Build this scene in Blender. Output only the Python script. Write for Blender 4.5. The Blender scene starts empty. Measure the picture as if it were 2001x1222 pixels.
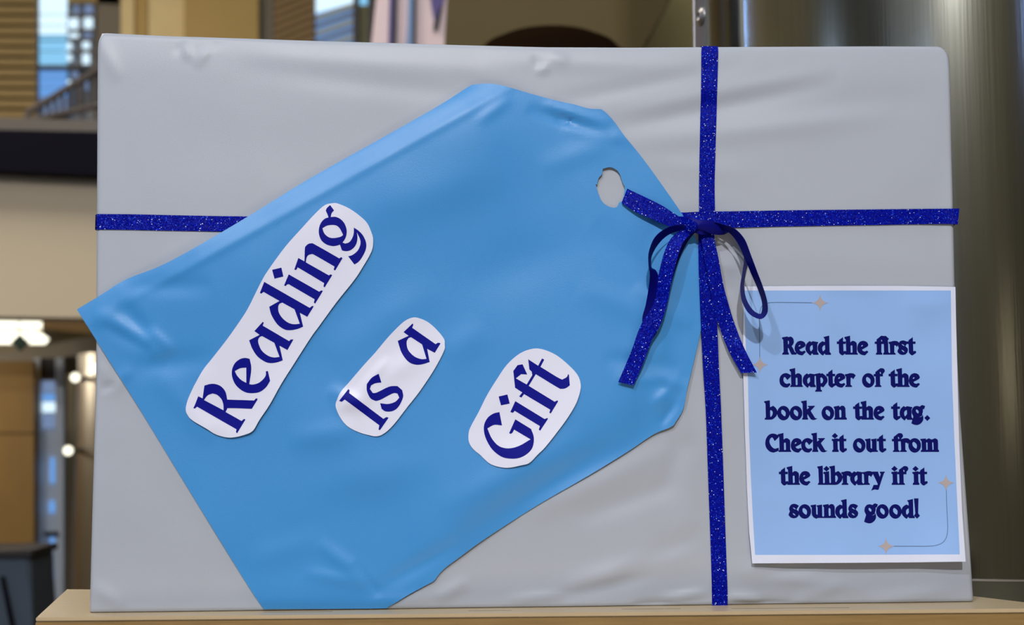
import bpy, bmesh, math, random
import numpy as np
from mathutils import Vector, Matrix
from mathutils.geometry import delaunay_2d_cdt
random.seed(7)
rng = np.random.default_rng(7)
scene = bpy.context.scene
COL = scene.collection

# ------------------------------------------------------------------ camera
CAM = np.array([0.3376, -1.3369, 0.1716]); F_PX = 2600.0
YAW, PITCH, ROLL = -0.0584, 0.0909, 0.0049
def rot(y, p, r):
    cy, sy, cp, sp, cr, sr = math.cos(y), math.sin(y), math.cos(p), math.sin(p), math.cos(r), math.sin(r)
    Y = np.array([[cy, -sy, 0], [sy, cy, 0], [0, 0, 1]])
    P = np.array([[1, 0, 0], [0, cp, -sp], [0, sp, cp]])
    Q = np.array([[cr, 0, sr], [0, 1, 0], [-sr, 0, cr]])
    return Y @ P @ Q
RM = rot(YAW, PITCH, ROLL)
cam_data = bpy.data.cameras.new('camera')
cam = bpy.data.objects.new('camera', cam_data); COL.objects.link(cam)
mw = Matrix.Identity(4)
for i in range(3):
    mw[i][0] = RM[i][0]; mw[i][1] = RM[i][2]; mw[i][2] = -RM[i][1]; mw[i][3] = CAM[i]
cam.matrix_world = mw
cam_data.sensor_width = 36.0
cam_data.lens = F_PX / 2001 * 36.0
cam_data.clip_start = 0.05; cam_data.clip_end = 60
cam_data.dof.use_dof = True
cam_data.dof.focus_distance = 1.36
cam_data.dof.aperture_fstop = 5.0
scene.camera = cam

def U(px, py, Y=0.0):
    """point of the plane y = Y that lies at this place of the photograph"""
    d = RM @ np.array([(px - 1000.5) / F_PX, 1.0, -(py - 611.0) / F_PX])
    t = (Y - CAM[1]) / d[1]
    p = CAM + d * t
    return Vector((p[0], p[1], p[2]))
def UZ(px, py, Z=0.0):
    d = RM @ np.array([(px - 1000.5) / F_PX, 1.0, -(py - 611.0) / F_PX])
    t = (Z - CAM[2]) / d[2]
    p = CAM + d * t
    return Vector((p[0], p[1], p[2]))
def proj(P):
    d = (np.asarray(P) - CAM) @ RM
    return 1000.5 + F_PX * d[..., 0] / d[..., 1], 611 - F_PX * d[..., 2] / d[..., 1]

# ------------------------------------------------------------------ world, lights, exposure
world = bpy.data.worlds.new('world'); scene.world = world; world.use_nodes = True
bgn = world.node_tree.nodes['Background']
bgn.inputs[0].default_value = (0.75, 0.82, 1.0, 1); bgn.inputs[1].default_value = 0.25
scene.view_settings.view_transform = 'Standard'
scene.view_settings.look = 'None'
scene.view_settings.gamma = 1.0
scene.view_settings.use_curve_mapping = False
scene.view_settings.exposure = 0.0
scene.cycles.max_bounces = 6
scene.cycles.caustics_reflective = False
scene.cycles.caustics_refractive = False
scene.cycles.sample_clamp_indirect = 4.0

def area(name, loc, target, size, size_y, power, col):
    l = bpy.data.lights.new(name, 'AREA'); l.shape = 'RECTANGLE'
    l.size = size; l.size_y = size_y; l.energy = power; l.color = col
    o = bpy.data.objects.new(name, l); COL.objects.link(o)
    o.location = loc
    o.rotation_euler = (Vector(target) - Vector(loc)).to_track_quat('-Z', 'Y').to_euler()
    return o
LAMPS = [
    ('ceiling_lamp_and_fill_light', (-1.9, -4.2, 4.2), (0.8, 0, 0.2), 0.18, 0.18, 108, (0.97, 0.95, 0.97)),
    ('ceiling_lamp_and_fill_light', (0.1, -5.3, 3.6), (0.8, 0, 0.1), 0.17, 0.17, 205, (0.97, 0.95, 0.96)),
    ('floor_bounce_fill_light', (0.9, -1.3, -0.95), (0.8, 0.0, 0.1), 1.2, 0.8, 9, (1.0, 0.80, 0.58)),  # added warm fill imitating bounce from the floor, no fixture here
    ('ceiling_lamp_and_fill_light', (0.55, -0.75, 4.3), (0.45, 0, -1), 1.2, 0.8, 26, (0.92, 0.96, 1.0)),
    ('ceiling_lamp_and_fill_light', (-3.0, 3.6, 4.3), (-3.0, 5.4, -1), 2.5, 2.5, 245, (1.0, 0.91, 0.76)),
    ('ceiling_lamp_and_fill_light', (1.5, 2.4, 4.3), (1.0, 4.0, 0.5), 1.5, 1.5, 40, (1.0, 0.92, 0.78)),
    ('ceiling_lamp_and_fill_light', (0.5, -5.4, 4.3), (0.5, -7.4, 0.5), 6.0, 0.8, 42, (1.0, 0.96, 0.80)),  # added wash on the front wall, brightens what the steel column mirrors
    ('ceiling_lamp_and_fill_light', (-5.0, 0.0, 4.3), (-6.6, 0.0, 0.5), 0.8, 5.0, 34, (1.0, 0.96, 0.84)),  # added wash on the left wall, also for the column's reflections
    ('low_ceiling_lamp_light', (-2.6, 6.4, 0.9), (-2.6, 6.2, -1), 1.6, 0.4, 40, (1.0, 0.93, 0.8)),
    ('low_ceiling_lamp_light', (-2.6, 5.0, 0.60), (-1.6, 5.6, -0.6), 0.5, 0.3, 8, (1.0, 0.93, 0.8)),
]
for a in LAMPS:
    area(*a)

# ------------------------------------------------------------------ materials
def srgb(r, g, b):
    f = lambda c: (c / 255 / 12.92) if c / 255 <= 0.04045 else ((c / 255 + 0.055) / 1.055) ** 2.4
    return (f(r), f(g), f(b), 1)
def mat(name, col, rough=0.6, metal=0.0, spec=0.5, noise=0.0, nscale=20, bump=0.0, bscale=200, stretch=(1, 1, 1), emit=None, estr=0, aniso=0.0):
    m = bpy.data.materials.new(name); m.use_nodes = True
    nt = m.node_tree; b = nt.nodes['Principled BSDF']
    b.inputs['Base Color'].default_value = col
    b.inputs['Roughness'].default_value = rough
    b.inputs['Metallic'].default_value = metal
    b.inputs['Specular IOR Level'].default_value = spec
    if aniso: b.inputs['Anisotropic'].default_value = aniso
    if emit:
        b.inputs['Emission Color'].default_value = emit; b.inputs['Emission Strength'].default_value = estr
    tc = nt.nodes.new('ShaderNodeTexCoord'); mp = nt.nodes.new('ShaderNodeMapping')
    mp.inputs['Scale'].default_value = stretch
    nt.links.new(tc.outputs['Object'], mp.inputs['Vector'])
    if noise:
        n = nt.nodes.new('ShaderNodeTexNoise'); n.inputs['Scale'].default_value = nscale; n.inputs['Detail'].default_value = 6
        nt.links.new(mp.outputs[0], n.inputs['Vector'])
        mx = nt.nodes.new('ShaderNodeMix'); mx.data_type = 'RGBA'
        mx.inputs[6].default_value = tuple(c * (1 - noise) for c in col[:3]) + (1,)
        mx.inputs[7].default_value = tuple(min(1, c * (1 + noise)) for c in col[:3]) + (1,)
        nt.links.new(n.outputs['Fac'], mx.inputs[0]); nt.links.new(mx.outputs[2], b.inputs['Base Color'])
    if bump:
        n2 = nt.nodes.new('ShaderNodeTexNoise'); n2.inputs['Scale'].default_value = bscale; n2.inputs['Detail'].default_value = 4
        nt.links.new(mp.outputs[0], n2.inputs['Vector'])
        bp = nt.nodes.new('ShaderNodeBump'); bp.inputs['Strength'].default_value = bump; bp.inputs['Distance'].default_value = 0.001
        nt.links.new(n2.outputs['Fac'], bp.inputs['Height']); nt.links.new(bp.outputs[0], b.inputs['Normal'])
    return m
M = {}
M['white_paper'] = mat('white_wrapping_paper', (0.400, 0.437, 0.497, 1), 0.40, spec=0.35, noise=0.03, nscale=12, bump=0.10, bscale=900)
M['blue_paper'] = mat('blue_paper', (0.045, 0.275, 0.645, 1), 0.42, spec=0.5, noise=0.04, nscale=10, bump=0.10, bscale=900)
M['label_paper'] = mat('label_paper', (0.74, 0.76, 0.90, 1), 0.4, spec=0.4, bump=0.05, bscale=1200)
M['ink'] = mat('navy_ink', (0.001, 0.003, 0.235, 1), 0.55, spec=0.12)
M['poster_ink'] = mat('dark_navy_ink', (0.001, 0.003, 0.115, 1), 0.6, spec=0.10)
M['poster_white'] = mat('poster_border', (0.66, 0.71, 0.86, 1), 0.4, spec=0.4, bump=0.05, bscale=1200)
M['poster_blue'] = mat('poster_print_blue', (0.27, 0.46, 0.83, 1), 0.4, spec=0.4, noise=0.06, nscale=14)
M['star'] = mat('tan_print', srgb(172, 160, 160), 0.5)
M['thin_line'] = mat('grey_blue_print', srgb(72, 100, 140), 0.5)
M['laminate'] = mat('maple_laminate', srgb(188, 168, 134), 0.35, noise=0.10, nscale=14, stretch=(1, 8, 1))
M['edge_wood'] = mat('oak_edge', srgb(138, 110, 62), 0.5, noise=0.35, nscale=16, stretch=(1, 8, 16), bump=0.2)
M['groove'] = mat('dark_groove', srgb(70, 52, 30), 0.7)
M['cabinet'] = mat('oak_cabinet', srgb(140, 105, 55), 0.55, noise=0.2, nscale=10, stretch=(4, 4, 1))
M['steel'] = mat('brushed_steel', (0.33, 0.34, 0.30, 1), 0.17, metal=1.0, noise=0.16, nscale=26, stretch=(6, 6, 0.10), bump=0.10, bscale=60)
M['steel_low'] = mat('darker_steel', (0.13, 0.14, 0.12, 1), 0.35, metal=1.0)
M['screw'] = mat('screw_steel', (0.42, 0.42, 0.43, 1), 0.35, metal=1.0)
M['flange'] = mat('flange_steel', (0.30, 0.28, 0.29, 1), 0.4, metal=1.0)
M['beige'] = mat('beige_paint', srgb(196, 182, 158), 0.8, noise=0.03, nscale=3)
M['navy_black'] = mat('near_black_fascia', srgb(9, 7, 22), 0.8, spec=0.1)
M['fascia_top'] = mat('grey_brown_cap', srgb(86, 80, 72), 0.5)
M['timber'] = mat('timber_slat', srgb(146, 120, 66), 0.6, noise=0.12, nscale=6)
M['timber_dark'] = mat('dark_gap', srgb(66, 52, 28), 0.8)
M['gold'] = mat('golden_panel', srgb(176, 144, 74), 0.6, noise=0.06, nscale=3)
M['pale_gold'] = mat('pale_yellow_panel', srgb(222, 196, 136), 0.6, noise=0.1, nscale=5)
M['grey_gold'] = mat('grey_olive_post', srgb(110, 100, 80), 0.6)
M['brown'] = mat('brown_louvre', srgb(120, 92, 44), 0.6, noise=0.1, nscale=5)
M['olive'] = mat('olive_paint', srgb(96, 82, 44), 0.75, noise=0.04, nscale=2)
M['olive_light'] = mat('light_olive_paint', srgb(170, 164, 122), 0.75, noise=0.05, nscale=3)
M['dark_dome'] = mat('dark_dome', srgb(30, 20, 12), 1.0, spec=0.0)
M['rim'] = mat('olive_grey_rim', srgb(130, 122, 92), 0.5)
M['dark'] = mat('dark_metal', srgb(48, 44, 42), 0.5, metal=0.3)
M['rail'] = mat('grey_rail', srgb(74, 66, 62), 0.5)
M['grey'] = mat('grey_paint', srgb(120, 122, 126), 0.6)
M['pale_frame'] = mat('pale_door_frame', srgb(196, 204, 212), 0.4)
M['door_wood'] = mat('amber_wood', srgb(142, 106, 42), 0.5, noise=0.18, nscale=4, stretch=(3, 3, 1))
M['far_steel'] = mat('far_steel', (0.44, 0.39, 0.32, 1), 0.36, metal=1.0, bump=0.4, bscale=6, stretch=(6, 6, .3))
M['soffit'] = mat('grey_soffit', srgb(150, 140, 122), 0.7)
M['floor'] = mat('carpet', srgb(58, 54, 50), 0.95, noise=0.2, nscale=60)
M['wall'] = mat('warm_wall', srgb(150, 138, 112), 0.85)
M['ceiling'] = mat('ceiling_paint', srgb(190, 188, 180), 0.9)
M['ceiling_dark'] = mat('dark_ceiling', srgb(120, 112, 96), 0.9)
M['green'] = mat('dark_green', srgb(26, 62, 50), 0.5)
M['bin'] = mat('blue_grey_plastic', srgb(66, 78, 92), 0.5)
M['banner'] = mat('banner_cloth', srgb(226, 206, 212), 0.8)
M['banner_blue'] = mat('banner_blue', srgb(120, 150, 195), 0.8)
M['banner_purple'] = mat('banner_purple', srgb(92, 84, 140), 0.8)
M['banner_dark'] = mat('banner_dark', srgb(42, 42, 54), 0.8)
def glow(name, col, s):
    m = bpy.data.materials.new(name); m.use_nodes = True
    nt = m.node_tree; nt.nodes.clear()
    e = nt.nodes.new('ShaderNodeEmission'); e.inputs[0].default_value = col; e.inputs[1].default_value = s
    o = nt.nodes.new('ShaderNodeOutputMaterial'); nt.links.new(e.outputs[0], o.inputs[0]); return m
M['sky_white'] = glow('daylight_white', srgb(214, 240, 255), 1.25)
M['sky_cyan'] = glow('daylight_cyan', srgb(140, 205, 246), 1.0)
M['sky_blue'] = glow('daylight_blue', srgb(112, 168, 238), 0.9)
M['sky_dim'] = glow('daylight_dim', srgb(128, 150, 190), 0.8)
M['lamp_and_highlight_glow'] = glow('lamp_diffuser_and_highlight', srgb(255, 250, 226), 2.2)
M['lobby_window'] = glow('lobby_window_daylight', srgb(190, 215, 255), 3.0)
M['clerestory'] = glow('clerestory_daylight', srgb(140, 180, 255), 34.0)
M['high_window'] = glow('high_window_daylight', srgb(150, 180, 255), 9.0)
M['lobby_lamp'] = glow('lobby_lamp_glow', srgb(255, 236, 200), 1.6)

def glitter():
    m = bpy.data.materials.new('blue_glitter_ribbon'); m.use_nodes = True
    nt = m.node_tree; L = nt.links.new; b = nt.nodes['Principled BSDF']
    tc = nt.nodes.new('ShaderNodeTexCoord'); geo = nt.nodes.new('ShaderNodeNewGeometry')
    v = nt.nodes.new('ShaderNodeTexVoronoi'); v.inputs['Scale'].default_value = 1400
    L(tc.outputs['Object'], v.inputs['Vector'])
    # facet normals: every flake tilts its own way
    s = nt.nodes.new('ShaderNodeVectorMath'); s.operation = 'SUBTRACT'; s.inputs[1].default_value = (.5, .5, .5)
    L(v.outputs['Color'], s.inputs[0])
    sc = nt.nodes.new('ShaderNodeVectorMath'); sc.operation = 'SCALE'; sc.inputs['Scale'].default_value = 0.5
    L(s.outputs[0], sc.inputs[0])
    ad = nt.nodes.new('ShaderNodeVectorMath'); ad.operation = 'ADD'
    L(sc.outputs[0], ad.inputs[0]); L(geo.outputs['Normal'], ad.inputs[1])
    nm = nt.nodes.new('ShaderNodeVectorMath'); nm.operation = 'NORMALIZE'; L(ad.outputs[0], nm.inputs[0])
    L(nm.outputs[0], b.inputs['Normal'])
    sep = nt.nodes.new('ShaderNodeSeparateColor'); L(v.outputs['Color'], sep.inputs[0])
    cr = nt.nodes.new('ShaderNodeValToRGB'); e = cr.color_ramp
    e.interpolation = 'CONSTANT'
    e.elements[0].position = 0; e.elements[0].color = (0.0005, 0.002, 0.20, 1)
    e.elements[1].position = 0.5; e.elements[1].color = (0.001, 0.006, 0.33, 1)
    for p, c in ((0.93, (0.003, 0.03, 0.60, 1)), (0.968, (0.04, 0.14, 1.0, 1)), (0.991, (0.75, 0.85, 1, 1)), (0.9965, (0.6, 0.3, 0.95, 1))):
        k = e.elements.new(p); k.color = c
    L(sep.outputs[0], cr.inputs[0]); L(cr.outputs[0], b.inputs['Base Color'])
    mt = nt.nodes.new('ShaderNodeMath'); mt.operation = 'GREATER_THAN'; mt.inputs[1].default_value = 0.975
    L(sep.outputs[1], mt.inputs[0]); L(mt.outputs[0], b.inputs['Metallic'])
    b.inputs['Roughness'].default_value = 0.38
    b.inputs['Specular IOR Level'].default_value = 0.05
    return m
M['glitter'] = glitter()
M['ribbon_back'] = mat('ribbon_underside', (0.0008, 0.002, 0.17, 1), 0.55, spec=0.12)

# ------------------------------------------------------------------ object helpers
def link(name, verts, faces, m, parent=None, smooth=False, fm=None):
    me = bpy.data.meshes.new(name); me.from_pydata([tuple(v) for v in verts], [], [tuple(f) for f in faces])
    for x in (m if isinstance(m, (list, tuple)) else [m]): me.materials.append(x)
    if fm is not None: me.polygons.foreach_set('material_index', fm)
    if smooth: me.polygons.foreach_set('use_smooth', [True] * len(me.polygons))
    me.update()
    o = bpy.data.objects.new(name, me); COL.objects.link(o)
    if parent: o.parent = parent; o.matrix_parent_inverse = parent.matrix_world.inverted()
    return o
def link_bm(name, bm, m, parent=None, smooth=False):
    bmesh.ops.recalc_face_normals(bm, faces=bm.faces)
    me = bpy.data.meshes.new(name); bm.to_mesh(me); bm.free()
    me.materials.append(m)
    if smooth: me.polygons.foreach_set('use_smooth', [True] * len(me.polygons))
    o = bpy.data.objects.new(name, me); COL.objects.link(o)
    if parent: o.parent = parent; o.matrix_parent_inverse = parent.matrix_world.inverted()
    return o
def tag(o, label=None, cat=None, group=None, kind=None):
    if label: o['label'] = label
    if cat: o['category'] = cat
    if group: o['group'] = group
    if kind: o['kind'] = kind
    return o
def thing(name, loc, label=None, cat=None, group=None, kind=None):
    o = bpy.data.objects.new(name, None); COL.objects.link(o); o.empty_display_size = 0.05
    o.location = loc; o.matrix_world = Matrix.Translation(loc)
    return tag(o, label, cat, group, kind)
def prism(name, poly, depth, m, parent=None, bevel=0.0):
    """front polygon (3D points) pushed back along +y by depth"""
    bm = bmesh.new()
    a = [bm.verts.new(p) for p in poly]; b = [bm.verts.new(Vector(p) + Vector((0, depth, 0))) for p in poly]
    bm.faces.new(a); bm.faces.new(b[::-1])
    n = len(a)
    for i in range(n): bm.faces.new((a[i], b[i], b[(i + 1) % n], a[(i + 1) % n]))
    if bevel: bmesh.ops.bevel(bm, geom=bm.edges[:], offset=bevel, segments=2, affect='EDGES')
    return link_bm(name, bm, m, parent)
def pp(name, pix, Y, depth, m, parent=None, bevel=0.0):
    return prism(name, [U(x, y, Y) for x, y in pix], depth, m, parent, bevel)
def rect(x0, y0, x1, y1): return [(x0, y0), (x1, y0), (x1, y1), (x0, y1)]
def box(name, lo, hi, m, parent=None, bevel=0.0):
    return prism(name, [(lo[0], lo[1], lo[2]), (hi[0], lo[1], lo[2]), (hi[0], lo[1], hi[2]), (lo[0], lo[1], hi[2])], hi[1] - lo[1], m, parent, bevel)
def tube(bm, a, b, r, n=8):
    a, b = Vector(a), Vector(b); q = (b - a).to_track_quat('Z', 'Y')
    ra = [bm.verts.new(a + q @ Vector((r * math.cos(t), r * math.sin(t), 0))) for t in [2 * math.pi * i / n for i in range(n)]]
    rb = [bm.verts.new(b + q @ Vector((r * math.cos(t), r * math.sin(t), 0))) for t in [2 * math.pi * i / n for i in range(n)]]
    for i in range(n): bm.faces.new((ra[i], ra[(i + 1) % n], rb[(i + 1) % n], rb[i]))
    bm.faces.new(ra[::-1]); bm.faces.new(rb)

# ------------------------------------------------------------------ the room
FZ = -1.10; CZ = 4.5
def struct(o): o['kind'] = 'structure'; return o
struct(box('floor', (-6, -7, FZ - .1), (7, 10, FZ), M['floor']))
struct(box('ceiling', (-6, -7, CZ), (7, 10, CZ + .1), M['ceiling']))
struct(box('wall_left', (-6.1, -7, FZ), (-6, 10, CZ), M['wall']))
struct(box('wall_right', (7, -7, FZ), (7.1, 10, CZ), M['wall']))
struct(box('wall_back', (-6, 9.5, FZ), (7, 9.6, CZ), M['wall']))
struct(box('wall_front', (-6, -7.1, FZ), (7, -7, CZ), M['wall']))
# daylight windows and lamps of the lobby behind the camera (mirrored in the steel column)
for k, (x0, x1, z0, z1, mm) in enumerate([(-4.6, -3.4, 0.2, 2.6, 'lobby_window'), (-2.6, -1.5, 0.2, 2.6, 'lobby_window'), (1.95, 2.35, 0.25, 0.85, 'lobby_lamp'), (4.1, 4.8, 2.9, 3.35, 'high_window')]):
    w = struct(thing('window_%d' % (k + 11), (x0, -6.98, z0)))
    box('pane', (x0, -6.98, z0), (x1, -6.95, z1), M[mm], w)
    for xx in (x0 - .04, (x0 + x1) / 2 - .02, x1):
        box('mullion', (xx, -6.96, z0 - .04), (xx + .04, -6.90, z1 + .04), M['grey'], w)
    for zz in (z0 - .04, z0 + (z1 - z0) * .4, z1):
        box('transom', (x0, -6.96, zz), (x1, -6.91, zz + .04), M['grey'], w)
for k, (y0, y1, z0, z1) in enumerate([(4.35, 4.85, 2.95, 3.5), (-3.4, -2.2, 0.4, 2.6)]):
    w = struct(thing('window_%d' % (k + 21), (-5.98, y0, z0)))
    box('pane', (-5.99, y0, z0), (-5.96, y1, z1), M['lobby_window' if k else 'clerestory'], w)
    for yy in (y0 - .04, (y0 + y1) / 2 - .02, y1):
        box('mullion', (-5.97, yy, z0 - .04), (-5.91, yy + .04, z1 + .04), M['grey'], w)

# --- mezzanine edge and bulkhead, left
YE = 4.5
o = struct(thing('trim_1', U(100, 275, YE)))
pp('fascia', [(-900, 235), (900, 272), (900, 375), (-900, 290)], YE, 2.4, M['navy_black'], o)
pp('cap_strip', [(-900, 208), (900, 253), (900, 272), (-900, 236)], YE + .01, 2.38, M['fascia_top'], o)
struct(pp('wall_mezzanine', [(-900, 292), (900, 376), (900, 632), (-900, 606)], YE + .12, .25, M['beige']))
struct(pp('trim_2', [(60, 560), (900, 560), (900, 668), (190, 654), (60, 640)], 8.1, .1, M['brown']))
# --- timber slats on the upper back wall
YB = 8.6
o = struct(thing('wall_upper', U(20, 100, YB)))
pp('backing', rect(-700, -400, 71, 235), YB + .10, .05, M['timber_dark'], o)
for i in range(31):
    y0 = -396 + i * 20.4
    pp('slat', [(-700, y0 - 6), (70, y0), (70, y0 + 15), (-700, y0 + 9)], YB, .08, M['timber'], o)
pp('panel', rect(131, -400, 189, 240), YB + .25, .05, M['grey'], o)
pp('panel', rect(190, -400, 236, 240), YB + .1, .05, M['grey_gold'], o)
pp('panel', rect(236, -400, 262, 240), YB + .02, .08, M['pale_gold'], o)
pp('panel', rect(265, -400, 288, 240), YB + .05, .05, M['gold'], o)
pp('panel', rect(290, -400, 360, 240), YB + .02, .08, M['pale_gold'], o)
pp('panel', rect(360, -400, 505, 240), YB - .1, .2, M['gold'], o)
pp('panel', rect(505, -400, 534, 240), YB, .1, M['grey_gold'], o)
# --- first upper window (bright sky through it)
w = struct(thing('window_1', U(100, 180, YB)))
for (y0, y1, m) in ((-120, -60, 'sky_white'), (-56, 26, 'sky_white'), (29, 48, 'sky_white'), (51, 66, 'sky_white'), (69, 76, 'sky_cyan'), (80, 98, 'sky_cyan'), (101, 127, 'sky_cyan'), (134, 150, 'sky_blue'), (152, 170, 'sky_blue'), (172, 188, 'sky_blue'), (190, 224, 'sky_dim')):
    pp('pane', rect(73, y0, 130, y1), YB + .06, .02, M[m], w)
pp('frame', rect(68, -400, 74, 235), YB + .02, .08, M['rail'], w)
pp('sill_rail', rect(70, 127, 200, 134), YB, .08, M['dark'], w)
# --- grey metal structure: dark grid, glowing patches painted in as its highlights
w = struct(thing('window_2', U(160, 120, YB)))
for (x0, y0, x1, y1, m) in ((134, 30, 152, 72, 'sky_white'), (164, 33, 180, 54, 'sky_white'), (163, 60, 178, 72, 'sky_dim'), (127, 82, 139, 118, 'sky_white'), (158, 76, 174, 94, 'sky_white'), (158, 104, 174, 124, 'sky_white'), (146, 10, 160, 26, 'sky_dim'), (165, 8, 186, 26, 'sky_dim'), (123, 157, 137, 171, 'sky_white'), (140, 138, 152, 150, 'sky_dim'), (158, 160, 172, 176, 'sky_dim'), (76, 212, 92, 226, 'sky_blue')):
    pp('pane', rect(x0, y0, x1, y1), YB + .22, .02, M[m], w)
for y in (2, 28, 57, 75, 98, 131):
    pp('grid_bar', [(131, y), (236, y - 4), (236, y + 2), (131, y + 6)], YB + .16, .03, M['rail'], w)
for x in (154, 182, 208, 232):
    pp('grid_bar', rect(x, -300, x + 5, 230), YB + .15, .03, M['rail'], w)
pp('top_rail', [(131, -10), (236, -10), (236, 9), (131, 4)], YB + .1, .05, M['timber'], w)
# --- stair with rail
t = thing('staircase_railing', U(120, 230, 6.6), 'dark sloping stair railing with thin balusters at the upper left', 'railing')
bm = bmesh.new(); tube(bm, U(52, 222, 6.6), U(262, 92, 6.6), .022); link_bm('handrail', bm, M['rail'], t)
bm = bmesh.new(); tube(bm, U(58, 236, 6.6), U(262, 190, 6.6), .018); link_bm('lower_rail', bm, M['rail'], t)
bm = bmesh.new(); q = U(56, 218, 6.6); tube(bm, q, (q.x, q.y, U(56, 232, YE).z), .02); link_bm('newel_post', bm, M['rail'], t)
for i in range(13):
    x = 82 + i * 13.5
    bm = bmesh.new(); tube(bm, U(x, 222 - (x - 52) * .625, 6.6), U(x, 240 - (x - 58) * .2, 6.6), .011, 6); link_bm('baluster', bm, M['dark'], t)
# --- slanted louvres and window
w = struct(thing('window_3', U(640, 80, 7.4)))
for i in range(12):
    y = -90 + i * 15.5
    pp('slat', [(536, y + 18), (614, y - 14), (614, y - 3), (536, y + 29)], 7.4, .06, M['brown'], w)
pp('backing', rect(534, -200, 616, 140), 7.5, .04, M['timber_dark'], w)
pp('pane', [(617, -200), (692, -200), (692, 5), (617, 26)], 7.5, .02, M['sky_white'], w)
pp('pane', [(617, 26), (692, 5), (692, 140), (617, 140)], 7.5, .02, M['sky_blue'], w)
for i in range(7):
    y = 20 + i * 15
    pp('louvre', [(617, y + 12), (692, y - 14), (692, y - 6), (617, y + 19)], 7.42, .03, M['grey'] if i % 2 else M['olive_light'], w)
pp('post', rect(690, -200, 701, 140), 7.38, .1, M['dark'], w)
pp('pane', rect(701, -200, 722, 10), 7.5, .02, M['sky_cyan'], w)
pp('panel', rect(701, 10, 722, 140), 7.5, .04, M['olive_light'], w)
struct(pp('trim_3', [(722, -200), (748, -200), (742, 2), (728, 140), (716, 140)], 7.2, .2, M['dark']))
# --- banner
t = thing('hanging_banner', U(815, 90, 5.0), 'white hanging banner with blue and dark vertical strokes above the box', 'banner')
pp('cloth', [(752, -160), (922, -160), (867, 140), (720, 140)], 5.0, .01, M['banner'], t)
pp('printed_stroke', [(763, -60), (770, -60), (768, 140), (757, 140)], 4.985, .004, M['banner_purple'], t)
pp('printed_stroke', [(770, -60), (778, -60), (773, 140), (764, 140)], 4.98, .004, M['banner_dark'], t)
pp('printed_stroke', [(800, -60), (808, -60), (804, 140), (790, 140), (796, 50)], 4.985, .004, M['banner_blue'], t)
pp('printed_stroke', [(808, -60), (815, -60), (812, 140), (805, 140)], 4.98, .004, M['banner_dark'], t)
pp('printed_stroke', [(838, -20), (872, -20), (861, 30), (851, 50), (845, 22)], 4.985, .004, M['banner_purple'], t)
pp('printed_stroke', [(858, 18), (866, 6), (856, 60), (848, 62), (847, 48)], 4.98, .004, M['banner_dark'], t)
# --- olive wall pieces over the box
struct(pp('trim_4', [(893, -300), (1400, -300), (1312, 0), (1240, 120), (1150, 300), (845, 300), (868, 90)], 3.2, .5, M['olive']))
struct(pp('trim_5', [(1300, -300), (1700, -300), (1700, 300), (1120, 300)], 3.9, .1, M['olive_light']))
# dark dome with a rim, rising just over the top edge of the box
t = thing('round_lamp_shade', U(1075, 140, 2.4), 'dark round lamp shade showing just over the top edge of the box', 'lamp')
def lathe(name, c, prof, m, parent, n=48, smooth=True):
    vs, fs = [], []
    for r, z in prof:
        for i in range(n):
            a = 2 * math.pi * i / n; vs.append((c[0] + r * math.cos(a), c[1] + r * math.sin(a), c[2] + z))
    k = len(prof)
    for j in range(k - 1):
        for i in range(n): fs.append((j * n + i, j * n + (i + 1) % n, (j + 1) * n + (i + 1) % n, (j + 1) * n + i))
    fs.append(tuple(range(n))[::-1]); fs.append(tuple(range((k - 1) * n, k * n)))
    o = link(name, vs, fs, m, parent, smooth)
    es = o.modifiers.new('crisp_edge', 'EDGE_SPLIT'); es.split_angle = math.radians(40)
    return o
c = U(1075, 66, 2.4)
lathe('shade', (c.x, c.y, c.z), [(.225, -.20), (.22, -.075), (.19, -.042), (.145, -.020), (.09, -.007), (.01, 0)], M['dark_dome'], t)
lathe('rim_band', (c.x + .040, c.y + .28, c.z + .008), [(.245, -.20), (.24, -.078), (.205, -.044), (.157, -.021), (.095, -.007), (.01, 0)], M['rim'], t)
lathe('base', (c.x, c.y, FZ), [(.16, 0), (.16, .02), (.03, .035)], M['dark_dome'], t, 32)
lathe('stem', (c.x, c.y, FZ), [(.02, .03), (.02, c.z - FZ - .15)], M['dark_dome'], t, 16)

# --- lower left: low ceiling, lights, wood door, glass, far steel column, bin
t = thing('ceiling_light', U(30, 630, 6.6), 'upper of two bright white tube lights under the beige bulkhead', 'light')
pp('diffuser', [(-260, 612), (70, 620), (70, 640), (-260, 634)], 6.6, .12, M['lamp_and_highlight_glow'], t)
pp('housing', [(-262, 606), (74, 615), (74, 620), (-262, 612)], 6.6, .14, M['soffit'], t)
t = thing('ceiling_light', U(30, 658, 6.2), 'lower of two bright white tube lights, nearer the steel column', 'light')
pp('diffuser', [(-260, 642), (68, 648), (84, 660), (76, 670), (-260, 668)], 6.2, .12, M['lamp_and_highlight_glow'], t)
pp('housing', [(-262, 637), (70, 643), (70, 648), (-262, 643)], 6.2, .14, M['grey_gold'], t)
t = thing('hanging_ornament', U(38, 668, 5.6), 'dark green diamond ornament hanging under the tube lights', 'ornament')
pp('diamond', [(38, 653), (55, 669), (38, 686), (21, 669)], 5.6, .03, M['green'], t)
bm = bmesh.new(); q = U(38, 655, 5.61); tube(bm, q, (q.x, q.y, U(38, 300, YE).z), .003, 6); link_bm('cord', bm, M['green'], t)
struct(pp('trim_6', [(-400, 672), (10, 690), (190, 655), (900, 655), (900, 700), (190, 690), (10, 712), (-400, 716)], 5.9, 1.2, M['soffit']))
struct(pp('wall_lower', rect(-600, 560, 1200, 1500), 8.3, .1, M['wall']))
w = struct(thing('door_1', U(30, 1100, 5.4)))
pp('leaf', rect(-160, 706, 66, 846), 5.4, .05, M['door_wood'], w)
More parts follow.
